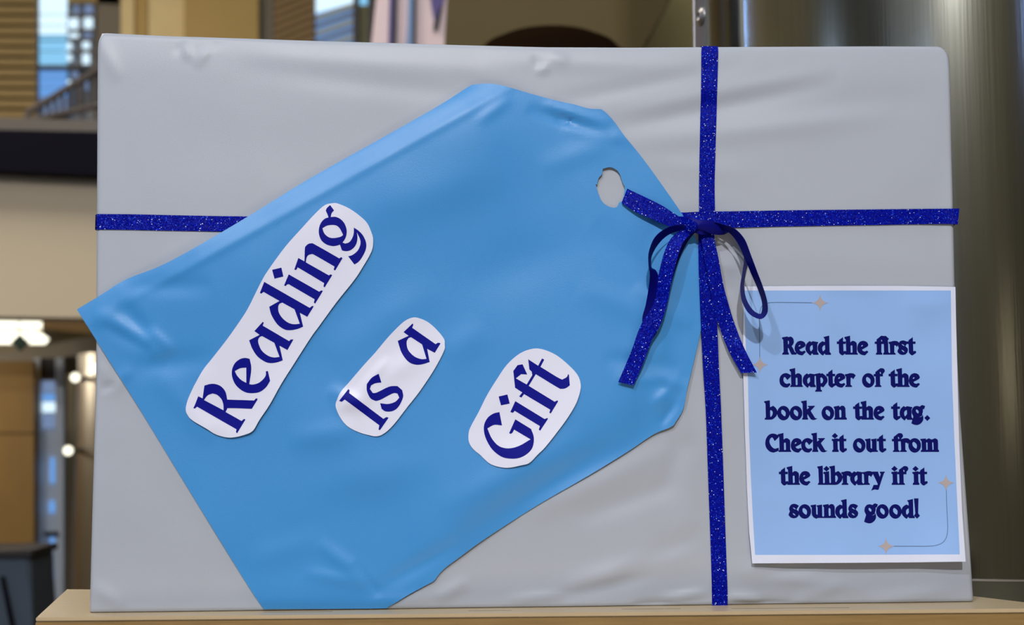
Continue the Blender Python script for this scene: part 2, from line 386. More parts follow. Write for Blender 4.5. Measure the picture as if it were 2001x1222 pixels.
pp('leaf', rect(-160, 849, 66, 1300), 5.4, .05, M['door_wood'], w)
pp('joint', rect(-160, 845, 66, 850), 5.41, .04, M['timber_dark'], w)
w = struct(thing('door_2', U(95, 1150, 5.6)))
pp('frame', rect(66, 700, 78, 1360), 5.55, .06, M['pale_frame'], w)
pp('frame', rect(108, 700, 124, 1360), 5.55, .06, M['pale_frame'], w)
pp('frame', rect(66, 700, 124, 742), 5.56, .06, M['dark'], w)
for (y0, y1, m) in ((745, 768, 'sky_dim'), (770, 784, 'sky_blue'), (786, 806, 'sky_white'), (808, 838, 'sky_dim')):
    pp('pane', rect(79, y0, 117, y1), 5.6, .02, M[m], w)  # glow painted in for window reflections in the glass strip
pp('lower_panel', rect(78, 838, 110, 1360), 5.62, .03, M['pale_frame'], w)
for (x0, y0, x1, y1) in ((98, 895, 112, 945), (96, 980, 111, 1003), (97, 1052, 109, 1070), (91, 1112, 102, 1136)):
    pp('pane', rect(x0, y0, x1, y1), 5.6, .02, M['sky_blue'], w)  # small glowing patches, painted reflections as well
pp('push_bar', rect(84, 1040, 112, 1048), 5.52, .04, M['dark'], w)
# glowing beads added as painted highlights on the far steel column
for (x, y, lab) in ((147, 738, 'glowing bead standing in for a warm highlight on the far steel column'), (133, 881, 'small glowing bead standing in for a white highlight on the far steel column'), (184, 720, 'glowing bead standing in for a bright highlight close to the left edge of the box')):
    p = U(x, y, 4.98)
    bm = bmesh.new(); bmesh.ops.create_uvsphere(bm, u_segments=16, v_segments=10, radius=.021)
    for v in bm.verts: v.co += p
    t = thing('column_highlight', p, lab, 'lamp'); link_bm('highlight_bead', bm, M['lamp_and_highlight_glow'], t, True)
    bm = bmesh.new(); tube(bm, p + Vector((0, .012, 0)), p + Vector((0, .26, 0)), .012, 12); link_bm('housing', bm, M['dark'], t)  # tube that fixes the added highlight bead to the column
def steel_col(name, c, r, z0, z1, m, parent, n=96):
    return lathe(name, (c[0], c[1], 0), [(r, z0), (r, z1)], m, parent, n)
pL, pR = U(117, 900, 5.0), U(330, 900, 5.0)
t = thing('far_steel_column', ((pL.x + pR.x) / 2, 5.3, FZ), 'distant dull steel column beside the left edge of the box', 'column')
steel_col('shell', ((pL.x + pR.x) / 2, 5.3), (pR.x - pL.x) / 2, FZ, U(150, 688, 5.0).z, M['far_steel'], t)
t = thing('storage_bin', U(30, 1200, 3.6), 'blue grey bin at the bottom left corner behind the shelf', 'bin')
pp('body', [(-90, 1088), (58, 1086), (66, 1240), (60, 1300), (-90, 1300)], 3.6, .3, M['bin'], t, .01)
pp('lid', [(-95, 1078), (62, 1076), (62, 1090), (-95, 1092)], 3.58, .34, M['dark'], t, .005)
pp('strap', [(0, 1128), (6, 1128), (30, 1240), (22, 1240)], 3.57, .02, M['navy_black'], t)

# ------------------------------------------------------------------ near steel column
CR = 0.35; cc = (1.094, 0.62)
t = thing('steel_column', (cc[0], cc[1], FZ), 'large brushed steel column behind the right side of the box', 'column')
zs = U(1950, 1131, .30).z
steel_col('shell', cc, CR, zs + .0012, CZ, M['steel'], t, 160)
steel_col('lower_shell', cc, CR, FZ, zs - .0012, M['steel_low'], t, 160)
steel_col('joint', cc, CR - .003, zs - .002, zs + .002, M['dark'], t, 96)
steel_col('joint_lip', cc, CR + .002, zs - .0008, zs + .0012, M['screw'], t, 160)
# seam flange standing out on the left of the shell
dirc = Vector((CAM[0] - cc[0], CAM[1] - cc[1])).normalized()
ta = math.atan2(dirc.y, dirc.x)
def colpt(a, r, z): return Vector((cc[0] + r * math.cos(a), cc[1] + r * math.sin(a), z))
aL = ta - math.acos(CR / Vector((CAM[0] - cc[0], CAM[1] - cc[1])).length)    # angle of the left outline
bm = bmesh.new()
for (a, r0, r1, w_) in ((aL - .05, CR - .002, CR + .007, .006),):
    q = [colpt(a - w_, r0, FZ), colpt(a + w_, r0, FZ), colpt(a + w_, r1, FZ), colpt(a - w_, r1, FZ)]
    lo = [bm.verts.new(p) for p in q]; hi = [bm.verts.new(p + Vector((0, 0, CZ - FZ))) for p in q]
    for i in range(4): bm.faces.new((lo[i], lo[(i + 1) % 4], hi[(i + 1) % 4], hi[i]))
    bm.faces.new(lo[::-1]); bm.faces.new(hi)
link_bm('seam_flange', bm, M['flange'], t)
PA, PB = U(1358, 40, .545), U(1378, 40, .507)
pn = Vector((PB.y - PA.y, -(PB.x - PA.x), 0)).normalized()
if pn.x > 0: pn = -pn
bm = bmesh.new()
q = [Vector((p.x, p.y, FZ)) for p in (PA, PB, PB - pn * .003 + Vector((.001, .002, 0)), PA - pn * .003)]
lo = [bm.verts.new(p) for p in q]; hi = [bm.verts.new(p + Vector((0, 0, CZ - FZ))) for p in q]
for i in range(4): bm.faces.new((lo[i], lo[(i + 1) % 4], hi[(i + 1) % 4], hi[i]))
bm.faces.new(lo[::-1]); bm.faces.new(hi)
link_bm('cover_plate', bm, M['screw'], t)
def screw(c, n, r=.012):
    q = n.to_track_quat('Z', 'Y')
    bm = bmesh.new(); prev = None
    for (rr, h) in ((r * 1.15, 0), (r * 1.15, .0014), (r * .95, .0016), (r * .80, .0038), (r * .5, .0052), (r * .42, .0046), (r * .3, .0030)):
        ring = [bm.verts.new(c + q @ Vector((rr * math.cos(k * math.pi / 12), rr * math.sin(k * math.pi / 12), h))) for k in range(24)]
        if prev:
            for k in range(24): bm.faces.new((prev[k], prev[(k + 1) % 24], ring[(k + 1) % 24], ring[k]))
        prev = ring
    bm.faces.new(prev)
    return bm
pz = U(1370, 32, .52).z
for k in range(-6, 3):
    c_ = PA + (PB - PA) * .62; c_.z = pz + k * .30
    link_bm('screw', screw(c_, pn), M['screw'], t, True)
    a_ = aL - .05; c_ = colpt(a_, CR + .004, pz - .014 + k * .30)
    link_bm('screw', screw(c_, Vector((math.cos(a_), math.sin(a_), 0)), .008), M['screw'], t, True)

# ------------------------------------------------------------------ shelf
SH = thing('display_shelf', UZ(1000, 1200), 'wooden display shelf with pale top and oak front edge under the box', 'shelf')
FL, FRp, RRp, BR, BL = UZ(70, 1207), UZ(2075, 1189.5), UZ(2075, 1186), UZ(1903, 1165.5), UZ(130, 1152)
poly = [FL, FRp, RRp, BR, BL]
def flat(name, poly, z0, z1, m, parent, bev=0):
    bm = bmesh.new()
    a = [bm.verts.new((p.x, p.y, z0)) for p in poly]; b = [bm.verts.new((p.x, p.y, z1)) for p in poly]
    bm.faces.new(a[::-1]); bm.faces.new(b); n = len(a)
    for i in range(n): bm.faces.new((a[i], a[(i + 1) % n], b[(i + 1) % n], b[i]))
    if bev: bmesh.ops.bevel(bm, geom=bm.edges[:], offset=bev, segments=2, affect='EDGES')
    return link_bm(name, bm, m, parent)
flat('top_panel', poly, -.004, 0, M['laminate'], SH, .0008)
flat('core', [p + Vector((0, .0015, 0)) for p in poly[:2]] + [p - Vector((.001, 0, 0)) for p in poly[2:4]] + [BL + Vector((.0015, 0, 0))], -.040, -.0045, M['edge_wood'], SH)
ed = (FRp - FL).normalized(); nrm = Vector((ed.y, -ed.x, 0))
flat('edge_band', [FL + nrm * .0008, FRp + nrm * .0008, FRp - nrm * .0005, FL - nrm * .0005], -.040, -.0048, M['edge_wood'], SH, .0003)
for (x0, x1, py) in ((515, 650, 1197), (915, 1000, 1194.5), (1215, 1330, 1191.2), (1430, 1660, 1190.2)):
    a, b = UZ(x0, py), UZ(x1, py - (x1 - x0) * .009)
    flat('groove', [a, b, b + Vector((0, .0007, 0)), a + Vector((0, .0007, 0))], .0000, .00015, M['groove'], SH)
inn = Vector((0.25 * (FL.x + FRp.x + BR.x + BL.x), 0.25 * (FL.y + FRp.y + BR.y + BL.y), 0))
flat('cabinet_body', [inn + (p - inn) * .94 for p in (FL, FRp, BR, BL)], FZ, -.040, M['cabinet'], SH)

# ------------------------------------------------------------------ gift box
W, H, DB = 0.880, 0.5767, 0.085
def ridge(x, y, x0, y0, x1, y1, w, amp, w2=None, taper=True):
    """soft ridge between two photo points: gaussian across, raised-cosine along"""
    dx, dy = x1 - x0, y1 - y0; L = math.hypot(dx, dy); ux, uy = dx / L, dy / L
    s = (x - x0) * ux + (y - y0) * uy; n = (x - x0) * -uy + (y - y0) * ux
    t = np.clip(s / L, 0, 1)
    along = np.sin(np.pi * t) ** .7 if taper else np.ones_like(t)
    ex = np.where(s < 0, -s, np.where(s > L, s - L, 0))
    along = along if taper else np.exp(-(ex / w) ** 2)
    ww = np.where(n > 0, w2 if w2 else w, w)
    return amp * along * np.exp(-(n / ww) ** 2)
_ph = rng.uniform(0, 6.28, (26, 2)); _an = rng.uniform(0, 6.28, 26); _wl = rng.uniform(90, 420, 26)
def wob(x, y, seed=0, scale=1.0, k0=0, k1=13):
    h = 0
    for i in range(k0, k1):
        a = _an[i] + seed; k = 6.283 / (_wl[i] * scale)
        h = h + (_wl[i] / 420) * np.sin(k * (x * math.cos(a) + y * math.sin(a)) + _ph[i][0] + 1.2 * np.sin(.006 * y + _ph[i][1]))
    return h / 6
WHITE_RIDGES = [
    # x0,y0,x1,y1,width px, amp mm
    (430, 96, 1080, 128, 26, .7), (470, 128, 960, 175, 22, -.55), (900, 140, 1080, 190, 18, -.4), (960, 100, 1380, 118, 20, .8),
    (1190, 238, 1660, 150, 20, -1.3), (1230, 210, 1640, 135, 16, .9), (1240, 268, 1760, 215, 22, 1.1), (1090, 188, 1480, 118, 16, -.7),
    (1260, 300, 1500, 330, 20, .5), (1420, 200, 1840, 190, 30, -.6),
    (372, 82, 385, 118, 8, 1.0), (352, 105, 380, 80, 7, -.8), (395, 128, 428, 84, 9, 1.0), (405, 95, 470, 75, 8, -.6),
    (1064, 96, 1076, 122, 7, -.7), (1068, 128, 1096, 118, 7, 1.0), (1092, 92, 1130, 112, 12, .6),
    (200, 75, 240, 160, 14, .8), (190, 700, 215, 745, 10, .9), (192, 752, 225, 742, 6, -1.3), (205, 760, 260, 720, 12, .7),
    (1110, 1150, 1350, 1070, 22, 1.2), (1100, 1165, 1290, 1120, 14, -.9), (1210, 1130, 1390, 1030, 20, -.8), (1000, 1172, 1120, 1160, 10, .7),
    (1300, 1170, 1395, 1155, 8, 1.0), (1240, 1180, 1330, 1176, 6, -.8), (1426, 1165, 1500, 1172, 8, 1.2), (1424, 1178, 1560, 1176, 6, -.8),
    (1430, 1110, 1700, 1150, 16, .8), (1480, 1125, 1600, 1100, 12, -.6), (1560, 1170, 1660, 1140, 12, .6), (1700, 1175, 1860, 1150, 14, .7),
    (930, 1130, 860, 1170, 14, .8), (1020, 1010, 1330, 860, 24, .9), (1130, 1010, 1350, 930, 22, -.8), (1360, 860, 1350, 1120, 26, .7),
    (1300, 970, 1360, 830, 18, -.7), (1340, 740, 1362, 860, 12, 1.0), (1385, 480, 1460, 520, 10, 1.0), (1395, 520, 1450, 560, 10, -.8), (1450, 470, 1480, 540, 10, .7),
    (300, 520, 520, 430, 30, .6), (230, 300, 700, 260, 70, -.6), (200, 900, 400, 1150, 60, .6), (1500, 480, 1850, 520, 40, .6),
    (1865, 300, 1868, 540, 12, .6), (700, 1182, 900, 1160, 12, .5), (180, 1140, 240, 1188, 14, .7),
]
def paper_d(x, y):
    """how far the wrapping paper stands proud of the board, metres, at a photo place"""
    h = 2.2 + .75 * wob(x, y)
    for r in WHITE_RIDGES: h = h + (2.5 if r[1] > 1000 else 1.55) * ridge(x, y, *r)
    # the paper is pulled over the top edge: it bellies out below it
    tt = np.clip((y - (70 + (x - 190) * .015)) / 75.0, 0, 1)
    h = h - 2.4 * (1 - tt) ** 2
    return h * 1e-3
step = .0038
nu, nv = int(W / step), int(H / step)
us = np.linspace(0, W, nu + 1); vsg = np.linspace(0, H, nv + 1)
# denser rows at the rounded rims
us = np.unique(np.concatenate([us, [.0006, .0015, .003, .0048, W - .0006, W - .0015, W - .003, W - .0048]])); vsg = np.unique(np.concatenate([vsg, [.0006, .0015, .003, .0048, H - .0006, H - .0015, H - .003, H - .0048]]))
UU, VV = np.meshgrid(us, vsg)
pxx, pyy = proj(np.stack([UU, np.zeros_like(UU), VV], -1))
dd = paper_d(pxx, pyy)
R_ = .005
def rim(e): e = np.clip(e, 0, R_); return R_ - np.sqrt(np.maximum(R_ ** 2 - (R_ - e) ** 2, 0))
dd = dd - rim(UU) - rim(W - UU) - rim(H - VV) - .5 * rim(VV)
dd = np.maximum(dd, -R_)
TOPX, TOPY = [185, 205, 330, 456, 640, 845, 1070, 1230, 1400, 1700, 1858], [63, 62, 68, 72, 78, 84, 90, 90.5, 89.5, 88, 88.5]
BOTX, BOTY = [170, 1000, 1905], [1194.5, 1188, 1181]
LFY, LFX = [60, 100, 450, 740, 900, 1195], [190.5, 189.5, 188, 186.5, 182, 174]
RTY, RTX = [85, 110, 300, 540, 700, 800, 980, 1180], [1855.5, 1857, 1861, 1866.5, 1872, 1877, 1890, 1904]
ff, gg = UU / W, VV / H
pX = 185 + ff * 1680; pY = 1190 - gg * 1115
for _ in range(3):
    nX = (1 - ff) * np.interp(pY, LFY, LFX) + ff * np.interp(pY, RTY, RTX)
    nY = (1 - gg) * np.interp(pX, BOTX, BOTY) + gg * np.interp(pX, TOPX, TOPY)
    pX, pY = nX, nY
DR = np.stack([(pX - 1000.5) / F_PX, np.ones_like(pX), -(pY - 611.0) / F_PX], -1) @ RM.T
TT = -CAM[1] / DR[..., 1]
XX = CAM[0] + DR[..., 0] * TT; ZZ = CAM[2] + DR[..., 2] * TT
ZZ = ZZ - ZZ[0:1, :] * (1 - gg)
XE = XX[-1].copy(); ZE = ZZ[-1].copy()
# dented corners and slightly wavy outline
cl = np.exp(-((UU / .006) ** 2 + ((H - VV) / .006) ** 2)); XX += cl * .003; ZZ -= 0 * cl
cr_ = np.exp(-(((W - UU) / .006) ** 2 + ((H - VV) / .008) ** 2)); XX -= cr_ * .003; ZZ -= cr_ * .0038
ZZ += 0 * np.where(VV > H - .03, np.exp(-((UU - .02) / .03) ** 2) * .0022 * (VV - (H - .03)) / .03, 0)
XX -= 0 * np.where(UU > W - .02, .0010 * np.sin(VV * 22) * (UU - W + .02) / .02, 0)
XX += 0 * np.where(UU < .02, .0010 * np.sin(VV * 17 + 1) * (.02 - UU) / .02, 0)
XX -= 0 * np.where(UU > W - .03, .004 * np.exp(-((VV - .36) / .10) ** 2) * (UU - W + .03) / .03, 0) * .4
ZZ = np.maximum(ZZ, 0.0003)
nr, nc = UU.shape
verts = [(XX[j, i], -dd[j, i], ZZ[j, i]) for j in range(nr) for i in range(nc)]
faces = [(j * nc + i, j * nc + i + 1, (j + 1) * nc + i + 1, (j + 1) * nc + i) for j in range(nr - 1) for i in range(nc - 1)]
loop = [i for i in range(nc)] + [j * nc + nc - 1 for j in range(1, nr)] + [(nr - 1) * nc + i for i in range(nc - 2, -1, -1)] + [j * nc for j in range(nr - 2, 0, -1)]
prev = loop
for dep in (.012, DB * .5, DB - .004, DB):
    cur = []
    for k in loop:
        v = verts[k]; s = .003 if dep == DB else 0
        sx = s if v[0] < W / 2 else -s; sz = s if v[2] < H / 2 else -s
        cur.append(len(verts)); verts.append((v[0] + (sx if (v[0] < .01 or v[0] > W - .01) else 0), dep, v[2] + (sz if v[2] > H - .01 else 0)))
    n = len(loop)
    for i in range(n): faces.append((prev[i], cur[i], cur[(i + 1) % n], prev[(i + 1) % n]))
    prev = cur
faces.append(tuple(prev[::-1]))
GB = thing('gift_box', (W / 2, DB / 2, 0), 'large flat gift box wrapped in creased white paper on the shelf', 'gift box')
gw = link('wrapping_paper', verts, faces, M['white_paper'], GB, True)
# paper folds on the side of the box (right end flap)
def paper_at(px, py, extra=0.0):
    d = float(paper_d(np.array(float(px)), np.array(float(py)))) + extra
    return d

# ---- ribbon strips ------------------------------------------------------------
def cr_spline(P, n):
    P = np.asarray(P, float); out = []
    Q = np.vstack([2 * P[0] - P[1], P, 2 * P[-1] - P[-2]])
    for i in range(1, len(Q) - 2):
        for k in range(n):
            t = k / n
            out.append(.5 * ((2 * Q[i]) + (-Q[i - 1] + Q[i + 1]) * t + (2 * Q[i - 1] - 5 * Q[i] + 4 * Q[i + 1] - Q[i + 2]) * t * t + (-Q[i - 1] + 3 * Q[i] - 3 * Q[i + 1] + Q[i + 2]) * t ** 3))
    out.append(P[-1]); return np.array(out)
def strip(name, stations, parent, m, n=6, across=4, curl=0.0, thick=.0004, surf=None):
    """stations: (ax, ay, ad, bx, by, bd): both edges in photo px with their distance off the box face in mm"""
    S = cr_spline(stations, n); vs = []; fs = []
    for s in S:
        for k in range(across + 1):
            t = k / across
            x = s[0] + (s[3] - s[0]) * t; y = s[1] + (s[4] - s[1]) * t; d = s[2] + (s[5] - s[2]) * t + curl * math.sin(math.pi * t)
            d = d * 1e-3
            if surf: d += surf(x, y)
            vs.append(U(x, y, -d))
    w_ = across + 1
    for j in range(len(S) - 1):
        for k in range(across): fs.append((j * w_ + k, j * w_ + k + 1, (j + 1) * w_ + k + 1, (j + 1) * w_ + k))
    o = link(name, vs, fs, m, parent, True)
    sd = o.modifiers.new('thickness', 'SOLIDIFY'); sd.thickness = thick; sd.offset = 0
    es = o.modifiers.new('crisp_rim', 'EDGE_SPLIT'); es.split_angle = math.radians(50)
    return o
srf = lambda x, y: paper_at(x, y)
# vertical band, wraps over the top
st = [(1371, 91, -.2, 1403, 91, -.2), (1371, 95, .5, 1403, 95, .5), (1370.5, 104, .9, 1403.5, 104, .9), (1370, 160, .9, 1402, 160, .9), (1368.5, 230, .9, 1400, 230, .9), (1367, 300, .9, 1398, 300, .9), (1366, 360, .9, 1396.5, 360, .9), (1366, 420, 2.2, 1397, 420, 1.6), (1365, 470, 6.0, 1396, 470, 4.6),
      (1366, 540, 6.0, 1398, 540, 4.6), (1369.5, 630, 5.6, 1401.5, 630, 4.6), (1374, 720, 4.6, 1405, 720, 3.6), (1379, 800, 2.2, 1409, 800, 2.2), (1382, 880, 1.6, 1412, 880, 1.6), (1385.5, 980, 1.2, 1415.5, 980, 1.2), (1389, 1080, 1.0, 1419, 1080, 1.0), (1391, 1150, .9, 1421.5, 1150, .9), (1391.5, 1184, .8, 1422, 1184, .8)]
ZT = float(np.interp((U(1387, 89).x), XE, ZE))
rb = strip('ribbon_band', st, GB, M['glitter'], n=12, surf=srf)
# over the top of the box
pa, pb = U(1371, 89, -.0006), U(1403, 89, -.0006)
vs = [(pa.x, -.0008, ZT - .0024), (pb.x, -.0008, ZT - .0024), (pa.x, .0004, ZT - .0002), (pb.x, .0004, ZT - .0002), (pa.x, .0045, ZT + .0006), (pb.x, .0045, ZT + .0006), (pa.x, DB, ZT + .0006), (pb.x, DB, ZT + .0006), (pa.x, DB + .001, ZT - .03), (pb.x, DB + .001, ZT - .03)]
o = link('ribbon_band', vs, [(2 * i, 2 * i + 1, 2 * i + 3, 2 * i + 2) for i in range(4)], M['glitter'], GB, True)
# horizontal band
st = [(188.5, 419, -3.2, 188.5, 449, -3.2), (191, 418.7, .2, 191, 449, .2), (198, 418.5, .8, 198, 448.8, .8), (260, 419, .8, 260, 449.5, .8), (330, 420.5, .8, 330, 451, .8), (400, 422, .8, 400, 452, .8), (470, 423, .8, 470, 453, .8), (560, 424, .7, 560, 454, .7)]
strip('ribbon_band', st, GB, M['glitter'], n=12, surf=srf)
st = [(1300, 416, .5, 1300, 447, .5), (1334, 415.5, .7, 1334, 446, .7), (1368, 414, 1.2, 1368, 445, 1.2), (1398, 413.5, 1.2, 1398, 444, 1.2), (1440, 413, 1.2, 1440, 445, 1.2), (1520, 411.5, 1.0, 1520, 443, 1.0), (1600, 410.5, 1.0, 1600, 441.5, 1.0), (1700, 409.5, 1.0, 1700, 440, 1.0), (1790, 408.5, 1.2, 1790, 438.5, 1.2), (1850, 408, 2.4, 1850, 438, 2.4), (1874.5, 407.5, 3.2, 1871.5, 439, 3.2)]
strip('ribbon_band', st, GB, M['glitter'], n=12, surf=srf)

for (pxe, ya, yb, sg) in ((188.6, 419, 449, -1), (1866, 408, 438.5, 1)):
    a, b = U(pxe, ya), U(pxe, yb); xo = a.x + sg * .0012
    vs = [(xo, .0005, a.z), (xo, .0005, b.z), (xo, DB, a.z), (xo, DB, b.z)]
    link('ribbon_band', vs, [(0, 1, 3, 2)], M['glitter'], GB, True)
# ------------------------------------------------------------------ flat sheets cut by outline (tag, labels, poster, lettering)
def inside(P, loops):
    """even-odd test of points (n,2) against closed loops"""
    r = np.zeros(len(P), bool); x, y = P[:, 0], P[:, 1]
    for L in loops:
        L = np.asarray(L, float); A = L; B = np.roll(L, -1, 0)
        for (x0, y0), (x1, y1) in zip(A, B):
            if y0 == y1: continue
            c = ((y0 > y) != (y1 > y)) & (x < (x1 - x0) * (y - y0) / (y1 - y0) + x0)
            r ^= c
    return r
def resample(L, d):
    out = []; n = len(L)
    for i in range(n):
        a = np.array(L[i], float); b = np.array(L[(i + 1) % n], float); k = max(1, int(np.linalg.norm(b - a) / d))
        for j in range(k): out.append(a + (b - a) * j / k)
    return out
def smooth_loop(L, ang=38, n=4):
    """round the runs between sharp corners (Catmull-Rom), keep corners sharp"""
    P = [np.array(p, float) for p in L]; N = len(P); sharp = []
    for i in range(N):
        a = P[i] - P[i - 1]; b = P[(i + 1) % N] - P[i]
        c = abs(math.degrees(math.atan2(a[0] * b[1] - a[1] * b[0], a.dot(b)))); sharp.append(c > ang)
    out = []
    for i in range(N):
        p1, p2 = P[i], P[(i + 1) % N]
        p0 = P[i - 1] if not sharp[i] else 2 * p1 - p2
        p3 = P[(i + 2) % N] if not sharp[(i + 1) % N] else 2 * p2 - p1
        out.append(p1)
        if sharp[i] and sharp[(i + 1) % N]: continue
        for k in range(1, n):
            t = k / n
            out.append(.5 * ((2 * p1) + (-p0 + p2) * t + (2 * p0 - 5 * p1 + 4 * p2 - p3) * t * t + (-p0 + 3 * p1 - 3 * p2 + p3) * t ** 3))
    return out
def sheet(name, shapes, spacing, dfn, m, parent, cut=None, thick=0.0, edge=None, zmin=None):
    """shapes: list of glyph-like shapes, each a list of closed loops (even-odd); the union is filled.
    cut: extra constraint loops with a material index for the faces inside them"""
    pts, edges = [], []
    def add(L):
        R = resample(L, edge or spacing); s = len(pts)
        pts.extend(R); edges.extend([(s + i, s + (i + 1) % len(R)) for i in range(len(R))])
    for sh in shapes:
        for L in sh: add(L)
    for L, _ in (cut or []): add(L)
    A = np.array(pts); lo, hi = A.min(0), A.max(0)
    gx = np.arange(lo[0] + spacing * .5, hi[0], spacing); gy = np.arange(lo[1] + spacing * .5, hi[1], spacing)
    G = np.stack(np.meshgrid(gx, gy), -1).reshape(-1, 2)
    G[:, 0] += (np.round((G[:, 1] - lo[1]) / spacing) % 2) * spacing * .5
    def member(P):
        r = np.zeros(len(P), bool)
        for sh in shapes: r |= inside(P, sh)
        return r
    keep = member(G)
    G = G[keep]
    if len(G):
        near = np.ones(len(G), bool)
        for c0 in range(0, len(G), 2000):
            D = ((G[c0:c0 + 2000, None, :] - A[None, :, :]) ** 2).sum(-1).min(1); near[c0:c0 + 2000] = D > (spacing * .45) ** 2
        G = G[near]
    allp = [Vector(p) for p in pts] + [Vector(p) for p in G]
    V, E, Fc = delaunay_2d_cdt(allp, edges, [], 0, 1e-4)[:3]
    V = np.array([(v[0], v[1]) for v in V]); Fc = [tuple(f) for f in Fc]
    C = np.array([V[list(f)].mean(0) for f in Fc])
    k = member(C); Fc = [f for f, q in zip(Fc, k) if q]; C = C[k]
    fm = np.zeros(len(Fc), int)
    for i, (L, mi) in enumerate(cut or []): fm[inside(C, [L])] = mi
    d = dfn(V[:, 0], V[:, 1])
    W3 = [U(x, y, -q) for (x, y), q in zip(V, d)]
    if zmin is not None:
        for w in W3: w.z = max(w.z, zmin)
    used = sorted({i for f in Fc for i in f}); mp = {u: i for i, u in enumerate(used)}
    Fo = []
    for f in Fc:
        a, b, c = (V[i] for i in f[:3]); s = (b[0] - a[0]) * (c[1] - a[1]) - (b[1] - a[1]) * (c[0] - a[0])
        f = tuple(mp[i] for i in f); Fo.append(f[::-1] if s > 0 else f)
    o = link(name, [W3[i] for i in used], Fo, m, parent, True, fm.tolist())
    if thick:
        sd = o.modifiers.new('thickness', 'SOLIDIFY'); sd.thickness = thick; sd.offset = -1
        es = o.modifiers.new('crisp_rim', 'EDGE_SPLIT'); es.split_angle = math.radians(50)
    return o

# ------------------------------------------------------------------ blue tag
TAG_OUT = [(150, 605), (200, 575), (247, 546), (330, 512), (470, 432), (600, 352), (760, 262), (860, 205), (915, 170), (930, 165), (958, 163.5), (985, 168), (1040, 184), (1085, 196), (1125, 205), (1150, 212), (1175, 213.5), (1186, 222), (1202, 240), (1222, 268), (1250, 302), (1284, 348), (1334, 420), (1358, 462), (1374, 510), (1378, 560), (1372, 632), (1354, 715), (1343, 760), (1335, 800), (1316, 832), (1304, 838), (1276, 850), (1225, 884), (1150, 930), (1050, 988), (950, 1052), (900, 1088), (866, 1114), (848, 1136), (800, 1162), (760, 1186), (745, 1189.5), (640, 1190.5), (515, 1191), (470, 1122), (343, 915), (270, 795), (215, 708)]
HOLE = [(1178, 330), (1191, 327), (1203, 331), (1211, 340), (1216, 355), (1221, 369), (1216, 392), (1210, 396), (1206, 404), (1198, 406), (1186, 402), (1176, 393), (1170, 380), (1167, 371), (1164, 360), (1167, 361), (1170, 348), (1176, 341)]
TAG_RIDGES = [
    (1030, 212, 1200, 268, 10, -1.6), (1060, 205, 1190, 243, 8, 1.2), (1100, 245, 1235, 275, 11, .8), (1085, 228, 1130, 240, 6, -1.0),
    (1000, 190, 930, 240, 12, .8), (1236, 280, 1300, 300, 12, -.6), (1190, 280, 1050, 330, 22, .7),
    (180, 608, 330, 700, 18, 1.9), (200, 632, 300, 690, 12, -1.8), (230, 590, 290, 660, 16, -1.5), (290, 640, 340, 690, 9, 1.2), (250, 720, 420, 700, 22, -1.1), (235, 560, 420, 560, 18, -1.0),
    (300, 720, 420, 860, 24, .8), (620, 1060, 740, 1150, 14, 1.4), (690, 1100, 745, 1165, 8, -1.4), (590, 1120, 720, 1140, 12, .9), (480, 1100, 640, 1050, 26, .8),
    (1240, 720, 1330, 780, 12, -1.4), (1270, 800, 1330, 740, 12, 1.2), (1290, 832, 1325, 780, 8, -1.2), (1180, 700, 1330, 720, 14, -1.0), (1200, 740, 1320, 745, 10, 1.0),
    (640, 700, 860, 560, 40, 1.1), (560, 860, 700, 840, 24, 1.0), (870, 700, 950, 640, 30, .8), (860, 1000, 1150, 850, 30, 1.1), (600, 960, 860, 900, 40, 1.0),
    (900, 1050, 1200, 870, 22, -1.0), (740, 1150, 900, 1060, 16, -1.2), (1130, 560, 1330, 640, 26, .8), (1160, 440, 1300, 560, 30, -.7), (700, 420, 1000, 330, 44, .9), (880, 560, 1150, 470, 50, -1.0),
    (1240, 560, 1350, 640, 14, .9), (1275, 600, 1300, 700, 10, .8), (640, 760, 720, 800, 14, 1.4), (650, 800, 740, 760, 14, .9),
]
EL = ((930., 165.), (250., 545.))
def tag_d(x, y):
    x = np.asarray(x, float); y = np.asarray(y, float)
    xc = np.clip(x, 195, 1840); yc = np.clip(y, 70, 1185)
    h = 2.6 + 1.15 * wob(x, y, 1.3, 1.2, 13, 26)
    for r in TAG_RIDGES: h = h + 1.5 * ridge(x, y, *r)
    (x0, y0), (x1, y1) = EL; L = math.hypot(x1 - x0, y1 - y0)
    nx, ny = (y1 - y0) / L, -(x1 - x0) / L           # points into the tag
    s = (x - x0) * nx + (y - y0) * ny
    if nx * 0 + ny < 0: s = -s
    al = np.clip(((x - x0) * (x1 - x0) + (y - y0) * (y1 - y0)) / L / L, -.2, 1.15)
    k = np.clip(1.15 - np.maximum(al - .75, 0) * 2.2, 0.15, 1) * np.clip((al + .2) * 4, .3, 1)
    u = np.clip((s + 6) / 62, 0, None)
    roll = np.where(u < 1, np.sqrt(np.clip(1 - (1 - u) ** 2, 0, 1)), np.exp(-((u - 1) / 2.6) ** 2))
    h = h + 9.0 * k * roll + 1.0 * k * np.exp(-((s - 38) / 9) ** 2)
    # the free lower and right edges stand off a little
    h = h + 2.0 * np.exp(-((x - 1345) / 60) ** 2) * np.clip((y - 560) / 200, 0, 1)
    nn = np.maximum(-((x - 850) * .539 + (y - 1125) * .843), 0)
    h = h + 4.2 * (1 - np.exp(-(nn / 55) ** 2)) * np.exp(-(nn / 170) ** 2) * np.clip((x - 790) / 90, 0, 1) * np.clip((1320 - x) / 90, 0, 1)
    h = h - 1.6 * np.exp(-((x - 1330) ** 2 + (y - 430) ** 2) / 60 ** 2)
    h = h * np.clip((1196 - y) / 18, .35, 1)
    return np.maximum(h, .9) * 1e-3 + paper_d(xc, yc)
